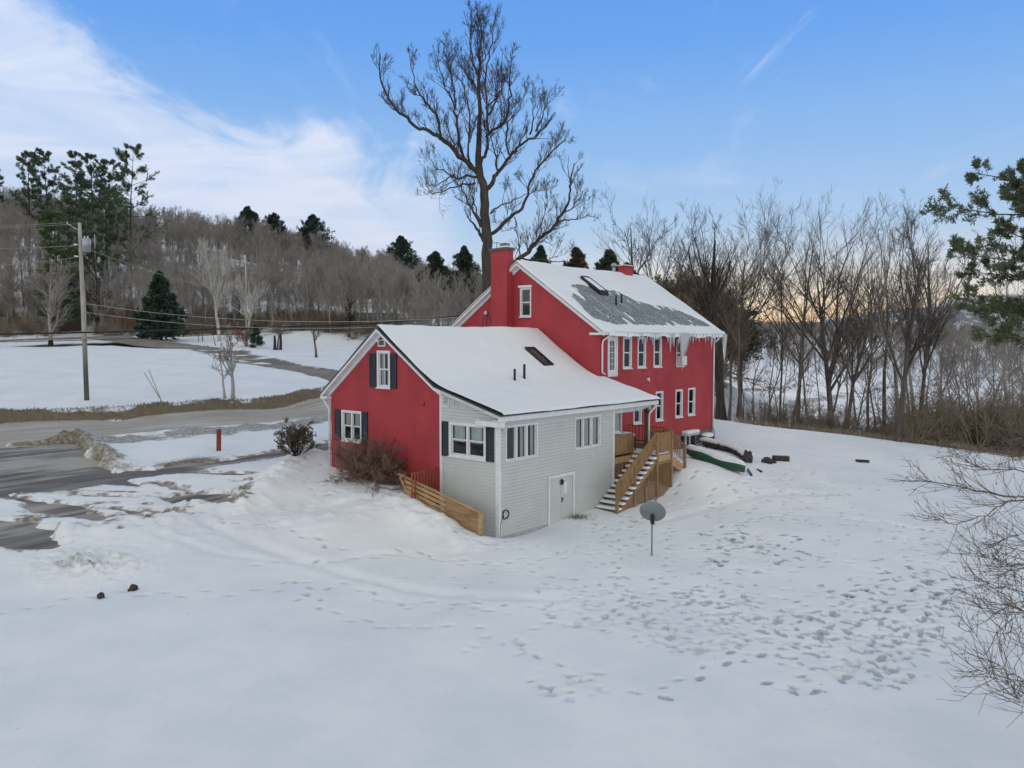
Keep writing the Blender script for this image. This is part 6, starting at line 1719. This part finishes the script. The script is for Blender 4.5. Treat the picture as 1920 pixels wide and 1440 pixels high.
# bare boughs hanging in from the right edge (the trees stand just outside the picture)
def edge_bough(label, tips, root, seed, D, mat=BARK, leaves=True):
    rng = np.random.RandomState(seed); X0, Y0, Z0 = at(root, D); tk = Tubes(); cr = Tubes(); bud = Tubes()
    tp = grow(rng, np.zeros((1, 3)), np.array([[-.05, 0, 1.]]), np.array([7.5]), 8, .05, .05); tk.add(tp, taper(np.array([.12]), 8, .3), 7)
    for pts, r in tips:
        Q = []
        for i, (px, py) in enumerate(pts):
            rr = ray(px, py); dd = D + rng.uniform(-.25, .25); Q.append([rr[0] / rr[1] * dd - X0, dd - Y0, CAM_H + rr[2] / rr[1] * dd - Z0])
        Q = np.array(Q); z0 = Q[0, 2] - .3; i = int(np.clip(z0 / 7.5 * 8, 0, 8)); Q = np.vstack([tp[0, i], Q]); m = len(Q)
        t = np.linspace(0, m - 1, m * 4 - 3); Qs = np.stack([np.interp(t, np.arange(m), Q[:, j]) for j in range(3)], 1); Qs[1:-1] += rng.randn(len(Qs) - 2, 3) * .012
        rd = r * (1 - .8 * np.linspace(0, 1, len(Qs))); cr.add(Qs[None], rd[None], 5)
        N = 20; ti = np.linspace(len(Qs) * .25, len(Qs) - 1, N); Qr = np.stack([np.interp(ti, np.arange(len(Qs)), Qs[:, j]) for j in range(3)], 1)[None]; Rr = np.full((1, N), r * .5)
        s, d, l, q = sprout(rng, Qr, Rr, int(4 + 4 * len(pts)), .02, 1., (.4, 1.0), 1., .12, .5, .5, lens=np.array([1.15])); a1 = grow(rng, s, d, l, 5, .12, .07); r1 = taper(np.full(len(s), .0075), 5, .45); cr.add(a1, r1, 3)
        s, d, l, q = sprout(rng, a1, r1, 3, .2, 1., (.4, 1.), .5, .1, .6, .3); a2 = grow(rng, s, d, l, 3, .12, .05); cr.add(a2, taper(np.full(len(s), .005), 3, .6), 3)
        if leaves:
            e = a2[::3, -1]; bud.quads(leaf_quads(rng, e, np.tile([0, 0, -1.], (len(e), 1)), .055, .012, .4))
    t = thing('leaning_shrub', label, 'shrub', (X0, Y0, Z0)); 
    for nm, q in (('trunk', tk), ('branches', cr), ('leaves', bud)):  # the leaves part holds hanging seed pods on bare twigs
        if q.V: o = bpy.data.objects.new(nm, q.mesh(nm, mat)); COL.objects.link(o); o.parent = t
edge_bough('bare shrub whose long boughs reach over the snow at the right edge', [
    ([(1990, 930), (1900, 932), (1830, 920), (1760, 905), (1685, 900)], .03), ([(1980, 935), (1890, 940), (1850, 965), (1790, 985), (1745, 965)], .02), ([(1990, 880), (1920, 860), (1860, 850), (1800, 840)], .02),
    ([(1990, 960), (1930, 1000), (1880, 1010)], .015), ([(1990, 900), (1900, 880), (1850, 880), (1790, 855)], .018), ([(1990, 870), (1930, 820), (1890, 800)], .02), ([(1995, 990), (1940, 1020), (1900, 1030)], .014)], 2060, 71, 17)
edge_bough('tangled bare shrub at the right edge below the long boughs', [
    ([(1990, 1090), (1920, 1110), (1870, 1100), (1810, 1075)], .018), ([(1990, 1120), (1910, 1130), (1860, 1150), (1810, 1125)], .014), ([(1990, 1060), (1920, 1060), (1860, 1050), (1830, 1035)], .014), ([(1990, 1140), (1930, 1150), (1880, 1130)], .012), ([(1990, 1030), (1930, 1050), (1880, 1075)], .012)], 2050, 72, 15)
edge_bough('thin low shrub at the bottom of the right edge', [
    ([(1990, 1300), (1920, 1275), (1860, 1240), (1822, 1180)], .012), ([(1990, 1330), (1920, 1300), (1860, 1270), (1822, 1250)], .01), ([(1990, 1250), (1930, 1200), (1880, 1180)], .009), ([(1990, 1340), (1930, 1330), (1900, 1300)], .008)], 2030, 73, 13, leaves=False)

# ------------------------------------------------------------------ utility pole and wires
m, gg, b, o = new_mat('weathered_pole'); co = gg.n('ShaderNodeTexCoord').outputs['Object']; sx = gg.n('ShaderNodeSeparateXYZ'); gg.nt.links.new(co, sx.inputs[0])
nn = gg.noise(gg.mapping(co, scale=(1, 1, .12)), 5, 5, .6)
cc = gg.mix(gg.ramp(gg.math('ADD', sx.outputs[2], gg.math('MULTIPLY', nn, 3.0)), 2.5, 7.5), (.10, .095, .085), (.46, .44, .40)); cc = gg.mix(gg.math('MULTIPLY', gg.ramp(nn, .45, .6), .45), cc, (.16, .145, .125))
gg.put(b.inputs['Base Color'], cc); b.inputs['Roughness'].default_value = .85; POLEW = m
x, y, z = hit(163, 750); PX, PY, PZ = x, y, z; D = y
ht = CAM_H + (642 - 420) / F_PX * D - z
lean = (150 - 163 + (750 - 420) * .026) * D / F_PX
up_ = thing('utility_pole', 'tall weathered utility pole with grey transformer by the road', 'pole', (x, y, z))
mb = MB(); mb.tube([(0, 0, -.5), (lean * .5, 0, ht * .5), (lean, 0, ht)], [.17, .145, .115], 12); mb.build('pole', POLEW, up_, True)
ztr = CAM_H + (642 - 461) / F_PX * D - z
lx = lambda zz: lean * zz / ht
mb = MB(); c = (lx(ztr) + .40, 0.0); mb.tube([(c[0], 0, ztr - .46), (c[0], 0, ztr + .42), (c[0], 0, ztr + .47)], [.27, .27, .22], 16); tf = mb.build('transformer', GALV, up_, True)
for dx in (-.1, .12):
    mb = MB(); mb.tube([(c[0] + dx, 0, ztr + .45), (c[0] + dx, 0, ztr + .62)], [.05, .035], 8); mb.build('bushing', WHITE, tf)
mb = MB(); mb.box(lx(ztr), c[0] - .2, -.05, .05, ztr - .2, ztr - .12); mb.box(lx(ztr), c[0] - .2, -.05, .05, ztr + .2, ztr + .28); mb.build('bracket', GALV, up_)
mb = MB(); mb.beam((lx(ht - .3), 0, ht - .55), (lx(ht) - .75, -.1, ht - .1), .05, .05); mb.tube([(lx(ht) - .78, -.1, ht - .14), (lx(ht) - .78, -.1, ht + .08)], [.05, .04], 8); mb.build('insulator_arm', GALV, up_)
for zz in (ztr + .0, ztr - .8):
    mb = MB(); mb.tube([(lx(zz) - .12, -.1, zz), (lx(zz) - .38, -.15, zz + .02)], [.045, .05], 8); mb.build('insulator', WHITE, up_)
mb = MB(); mb.tube([(lx(2) + .17, -.02, .0), (lx(ht * .6) + .17, -.02, ht * .62)], .03, 6); mb.build('conduit', POLEW, up_)


def wire(a, b, sag, r, label, group=None, mat=BLACK, n=24):
    a = Vector(a); b = Vector(b); pts = []
    for i in range(n + 1):
        t = i / n; p = a.lerp(b, t); p.z -= sag * 4 * t * (1 - t); pts.append(p)
    mb = MB(); mb.tube(pts, r, 5); o = mb.build('overhead_wire', mat, None, True); return tag(o, label, 'wire', group)


def air(px, py, D): r = ray(px, py); return (r[0] / r[1] * D, D, CAM_H + r[2] / r[1] * D)
GREYWIRE = simple('aluminium_wire', (.40, .41, .42), None, .5, 2)
wire(air(-200, 630, 47), air(700, 607, 62), .1, .055, 'thick black cable crossing low over the field to the house')
wire(air(700, 607, 62), air(1140, 560, 60), .1, .05, 'thick black cable from the wing ridge on towards the great tree')
wire(air(-200, 643, 47), air(640, 612, 60), .3, .022, 'thin black cable hanging just below the thick one')
PT = lambda zz: (PX + lx(zz), PY, PZ + zz)
wire(PT(ht - .05), air(-260, 425, 42), .2, .012, 'topmost grey wire running left from the pole top', mat=GREYWIRE)
wire((PX + lx(ht) - .78, PY - .1, PZ + ht), air(-260, 418, 42), .2, .012, 'grey wire running left from the insulator arm', mat=GREYWIRE)
wire(PT(ztr), air(-260, 462, 42), .2, .014, 'middle grey wire running left from the transformer', mat=GREYWIRE)
wire(PT(ztr - .8), air(-260, 500, 42), .3, .014, 'lowest grey wire running left from the pole', mat=GREYWIRE)
wire(PT(ztr - .1), air(660, 585, 75), .9, .014, 'grey wire drooping right from the transformer over the spruce', mat=GREYWIRE)
hw = lambda u, v, z: (*W(u, v), z)
wire(PT(ht * .55), hw(10.9, 12.6, 9.1), .7, .016, 'upper service wire from the pole to the main gable', mat=GREYWIRE)
wire(PT(ht * .5), hw(10.9, 12.9, 8.8), .7, .016, 'lower service wire from the pole to the main gable', mat=GREYWIRE)
for k, (px, yt, D, lab) in enumerate([(183, 442, 158, 'distant pole just right of the transformer pole'), (463, 480, 120, 'distant pole beside the white birch')]):
    x, y, z = at(px, D); h = CAM_H + (642 - yt) / F_PX * D - z; mb = MB(); mb.tube([(0, 0, -.3), (0, 0, h)], [.12, .09], 8); p_ = thing('utility_pole', lab, 'pole', (x, y, z)); mb.build('pole', POLEW, p_, True)
    mb = MB(); mb.box(-.35, .35, -.05, .05, h - 1.1, h - 1.0); mb.build('crossarm', POLEW, p_)
x, y, z = hit(305, 754)
for k, (px, py) in enumerate([(279, 694), (270, 698)]):
    e = air(px, py, y + .5); ob = MB().tube([(x + k * .05 - .02, y, z - .1), e], [.035, .03], 6).build('guy_rod', simple('guy_guard', (.36, .33, .27), None, .7, 3), None, True)
    tag(ob, ['right one of two leaning guy rods in the field', 'left one of two leaning guy rods in the field'][k], 'rod')

# ------------------------------------------------------------------ things in the yard
x, y, z = hit(410, 845)
ob = MB().box(-.11, .11, -.09, .09, -.3, 1.12).build('marker_post', simple('red_post', (.26, .06, .04), (.19, .045, .03), .8, 5, bmp=.3), None); bevel(ob, .015); ob.location = (x, y, z); ob.rotation_euler = (R(2), R(1.5), .5); tag(ob, 'short red wooden post beside the driveway', 'post')
# dish on its pole
x, y, z = hit(1222, 1041)
ds = thing('satellite_dish', 'grey satellite dish on a thin pole in the snow', 'dish', (x, y, z))
ph = CAM_H + (642 - 978) / F_PX * y - z
mb = MB(); mb.tube([(0, 0, -.3), (0, 0, ph)], .032, 10); mb.build('pole', METAL, ds, True)
mb = MB(); n, m = 26, 8; rx, ry = .48, .42; tilt = Matrix.Rotation(R(38), 4, 'X') @ Matrix.Rotation(R(0), 4, 'Z'); cz = ph + .27
aim = (Matrix.Rotation(R(22), 4, 'Y') @ Matrix.Rotation(R(-66), 4, 'X')).to_3x3()
vs = []
for off in (0, .015):
    for i in range(m + 1):
        for j in range(n):
            a = 2 * math.pi * j / n; q = i / m; v = aim @ Vector((rx * q * math.cos(a), ry * q * math.sin(a), .13 * q * q - .06 + off)); vs.append((v.x + .02, v.y, v.z + cz))
fs = []
for o0, fl in ((0, 0), ((m + 1) * n, 1)):
    for i in range(m):
        for j in range(n):
            f = (o0 + i * n + j, o0 + (i + 1) * n + j, o0 + (i + 1) * n + (j + 1) % n, o0 + i * n + (j + 1) % n); fs.append(f[::-1] if fl else f)
for j in range(n): fs.append((m * n + j, (m + 1) * n + m * n + j, (m + 1) * n + m * n + (j + 1) % n, m * n + (j + 1) % n))
mb.add(vs, fs); mb.build('reflector', METAL, ds, True)
mb = MB(); mb.box(-.06, .06, -.16, .04, ph - .12, ph + .18); mb.beam((0, -.05, ph), (.0, -.16, ph + .2), .08, .12); mb.build('mount', BLACK, ds)
mb = MB(); v0_ = aim @ Vector((0, -.38, .07)); v1_ = aim @ Vector((0, -.30, .48)); mb.tube([(v0_.x, v0_.y, v0_.z + cz), (v1_.x, v1_.y, v1_.z + cz)], .016, 6); mb.blob((v1_.x, v1_.y, v1_.z + cz), (.05, .05, .07), 2); mb.build('feed_arm', METAL, ds, True)

# overturned canoe under the snow
A = Vector(hit(1286, 856)); B = Vector(hit(1396, 893)); mid = (A + B) / 2; L = (B - A).length; rz = math.atan2(B.y - A.y, B.x - A.x)
cn = thing('canoe', 'green overturned canoe half buried in snow by the deck', 'canoe', (mid.x, mid.y, mid.z + .26), rz)
cn.rotation_euler = (0, -math.atan2(B.z - A.z, math.hypot(B.x - A.x, B.y - A.y)), rz)
mb = MB(); n, m = 30, 12; vs = []
for i in range(n + 1):
    t = i / n * 2 - 1; w = .46 * (1 - abs(t) ** 2.6) + .01; h = .44 * (1 - .25 * abs(t) ** 3) + (.06 * abs(t) ** 3)
    for j in range(m + 1):
        a = math.pi * j / m; vs.append((t * L / 2, w * math.cos(a), -.08 + h * math.sin(a) ** .75))
fs = [(i * (m + 1) + j, (i + 1) * (m + 1) + j, (i + 1) * (m + 1) + j + 1, i * (m + 1) + j + 1) for i in range(n) for j in range(m)]
mb.add(vs, fs); mb.build('hull', CANOE, cn, True)
vs = []; N2, M2 = 40, 10
for i in range(N2 + 1):
    t = i / N2 * 2 - 1; w = .46 * (1 - abs(t) ** 2.6) + .03; h = .44 * (1 - .25 * abs(t) ** 3) + .06 * abs(t) ** 3
    for j in range(M2 + 1):
        a = .05 + (2.25 + .15 * math.sin(t * 5) - .05) * j / M2
        e = min(j, M2 - j, 3) / 3 * min(i, N2 - i, 3) / 3; th_ = .12 * math.sqrt(max(e, 0)) * (1 + .3 * math.sin(i * .9 + j))
        vs.append((t * L / 2, (w + th_) * math.cos(a), -.08 + (h + th_) * math.sin(a) ** .75 + .004))
fs = [(i * (M2 + 1) + j, (i + 1) * (M2 + 1) + j, (i + 1) * (M2 + 1) + j + 1, i * (M2 + 1) + j + 1) for i in range(N2) for j in range(M2)]
mb = MB(); mb.add(vs, fs); mb.build('snow_cap', SNOW, cn, True)

# stones and timbers of the little wall behind the canoe
LABS = ['long low retaining wall of dark stones under snow behind the canoe', 'block of dark stone at the end of the snowy retaining wall', 'dark log end poking out of snow right of the wall', 'flat dark board at the far right of the rubble', 'long dark crate at the right end of the rubble', 'small dark scrap in the snow below the canoe tip', 'curved green tip sticking out beyond the canoe']
rk = simple('dark_stone', (.085, .07, .065), (.03, .028, .028), .9, 5, bmp=.9, dist=.04)
P0 = Vector(hit(1318, 838)); pts_ = [hit(1322, 836), hit(1350, 843), hit(1372, 848), hit(1392, 857), hit(1402, 866)]
rw = thing('stone_wall', LABS[0], 'wall', pts_[0]); rr2 = random.Random(3)
for a, b in zip(pts_[:-1], pts_[1:]):
    for k in range(4):
        q = Vector(a).lerp(Vector(b), (k + .5) / 4) - Vector(pts_[0]); mb = MB(); mb.blob((q.x, q.y, q.z + .16 + rr2.uniform(-.04, .06)), (.30, .22, .20), rr2.randrange(99), 9, 6, rough=.35); mb.build('stone', rk, rw, True)
mb = MB()
for a, b in zip(pts_[:-1], pts_[1:]):
    for k in range(5): q = Vector(a).lerp(Vector(b), k / 4) - Vector(pts_[0]); mb.blob((q.x + .05, q.y + .22, q.z + .38), (.38, .32, .13), rr2.randrange(99), 10, 6, rough=.2)
mb.build('snow_cap', SNOW, rw, True)
def rock(px, py, r, lab, cat='stone', name='stone', mat=rk, rz=0, rough=.35, up=.4):
    x, y, z = hit(px, py); mb = MB(); mb.blob((0, 0, r[2] * up), r, int(px), 11, 8, rough=rough); o = mb.build(name, mat, None, True); o.location = (x, y, z); o.rotation_euler = (0, 0, rz); return tag(o, lab, cat)
def log(px0, py0, px1, py1, w, h, lab, cat, name, mat=rk):
    a = Vector(hit(px0, py0)); b = Vector(hit(px1, py1)); mb = MB(); mb.beam((0, 0, h * .4), tuple(b - a + Vector((0, 0, h * .4))), w, h); o = mb.build(name, mat, None); bevel(o, .03, 2); o.location = a; return tag(o, lab, cat)
rock(1400, 866, (.32, .28, .40), LABS[1]); log(1428, 866, 1448, 870, .28, .20, LABS[2], 'log', 'log'); log(1436, 860, 1452, 869, .3, .12, LABS[3], 'board', 'board')
log(1450, 863, 1478, 864, .35, .30, LABS[4], 'crate', 'crate'); log(1420, 882, 1428, 886, .12, .10, LABS[5], 'scrap', 'scrap'); log(1402, 883, 1409, 893, .10, .16, LABS[6], 'tip', 'canoe_tip', CANOE)
log(1606, 866, 1628, 867, .22, .16, 'small dark log lying alone on the snow right of the rubble', 'log', 'log')
rock(250, 1106, (.13, .12, .11), 'right one of two dark stones on the dirty snow patch', rz=1); rock(189, 1121, (.12, .10, .10), 'left one of two dark stones on the dirty snow patch', rz=2)
# round frame with snow by the foundation
x, y, z = hit(1333, 826)
hp = thing('garden_cart', 'snow covered garden cart with a round hoop by the foundation', 'cart', (x, y, z), HROT)
mb = MB(); mb.blob((-.5, 0, .25), (.6, .35, .2), 4, 12, 7, rough=.25); mb.build('load', rk, hp, True)
mb = MB(); mb.blob((-.5, 0, .40), (.58, .36, .15), 9, 12, 7, rough=.2); mb.build('snow_cap', SNOW, hp, True)
mb = MB(); mb.tube([(.15 + .42 * math.cos(i / 20 * 6.283), .0 + .05, .38 + .42 * math.sin(i / 20 * 6.283)) for i in range(21)], .02, 6); mb.build('hoop', BLACK, hp, True)
# yellow grass tuft by the cellar door
x, y = W(4.75, -.35); z = gz(x, y); rng3 = np.random.RandomState(3); tf_ = Tubes(); n = 260
P = np.stack([rng3.randn(n) * .28, rng3.randn(n) * .15, np.zeros(n)], 1); tf_.quads(leaf_quads(rng3, P, np.tile([0, -.2, .6], (n, 1)), .22, .008, .8))
o = bpy.data.objects.new('grass_tuft', tf_.mesh('grass_tuft', GRASS)); COL.objects.link(o); o.location = (x, y, z + .01); tag(o, 'tuft of dead grass before the grey cellar door', 'grass')
# dry weeds along the road bank and the yard edge, too many to count
n = 9000; rng4 = np.random.RandomState(5); uu = rng4.uniform(-60, 40, n); vv = 34.9 + rng4.randn(n) * .45; x_, y_ = W(uu, vv); k = (np.abs(x_) < 60) & (y_ > 30)
x_, y_ = x_[k], y_[k]; z_ = np.array([gz(a, b) for a, b in zip(x_, y_)]); tf_ = Tubes(); P = np.stack([x_, y_, z_ - .02], 1); tf_.quads(leaf_quads(rng4, P, np.tile([0, 0, 1.], (len(P), 1)), .20, .022, .7))
o = bpy.data.objects.new('roadside_grass', tf_.mesh('roadside_grass', GRASS)); COL.objects.link(o); o['kind'] = 'stuff'; o['label'] = 'dead grass on the ploughed road bank'
n = 1800; t = Tubes(); pts = []
for i in range(n):
    px = rng4.uniform(1380, 1930); D = 64 - (px - 1400) * .02 + rng4.randn() * 1.6; xx, yy, zz = at(px, D); pts.append((xx, yy, zz))
P = np.array(pts); t.quads(leaf_quads(rng4, P, np.tile([0, 0, 1.], (n, 1)), .55, .012, .4))
o = bpy.data.objects.new('yard_edge_weeds', t.mesh('yard_edge_weeds', BRUSHO)); COL.objects.link(o); o['kind'] = 'stuff'; o['label'] = 'dry weeds along the wood edge'
# house on the hill seen through the trees
x, y, z = at(703, 160)
hh = thing('distant_house', 'small snow roofed house half hidden in the hillside trees', 'house', (x, y, z), .5)
MB().box(-4, 4, -3, 3, -1, 3.2).build('wall', BARKL, hh); mb = MB(); mb.prism([(-3.4, 3.1), (3.4, 3.1), (0, 6.0)], 'x', -4.4, 4.4); mb.build('roof', SNOW, hh)
#@@PART4
# ------------------------------------------------------------------ winter air
me = bpy.data.meshes.new('haze'); mb = MB(); mb.box(-7000, 7000, -600, 7200, -60, 900); me.from_pydata(mb.v, [], mb.f)
m = bpy.data.materials.new('haze'); m.use_nodes = True; nt = m.node_tree; nt.nodes.clear(); gg = G(nt)
pv = gg.n('ShaderNodeVolumePrincipled'); gg.put(pv.inputs['Color'], (.80, .88, 1.0)); pv.inputs['Density'].default_value = .000022; pv.inputs['Anisotropy'].default_value = .2
mo = gg.n('ShaderNodeOutputMaterial'); nt.links.new(pv.outputs[0], mo.inputs['Volume']); me.materials.append(m)
o = bpy.data.objects.new('haze', me); COL.objects.link(o); o['kind'] = 'stuff'; o['label'] = 'thin bluish winter haze'

# ------------------------------------------------------------------ labels for rows of look-alikes: their order across the view
ONES = 'first second third fourth fifth sixth seventh eighth ninth tenth eleventh twelfth thirteenth fourteenth fifteenth sixteenth seventeenth eighteenth nineteenth twentieth'.split()
def ordinal(i): return ONES[i] if i < 20 else ('twenty ' + ONES[i - 20] if i < 29 else ('thirtieth' if i == 29 else 'thirty ' + ONES[i - 30]))
for grp, ph in (('slim bare trees in the wood line', 'slim bare tree {} from the left in the wood line right of the house'),
                ('slim pale trees at the right edge', 'slim pale grey tree {} from the left in the right thicket'),
                ('scrub trees behind the main roof', 'twiggy scrub tree {} from the left behind the far main roof'),
                ('pale thicket bushes at the right edge', 'tall pale thicket bush {} from the left at the right yard edge')):
    L_ = sorted([o for o in COL.objects if o.get('group') == grp], key=lambda o: o.location.x / o.location.y)
    for i, o in enumerate(L_): o['label'] = ph.format(ordinal(i))
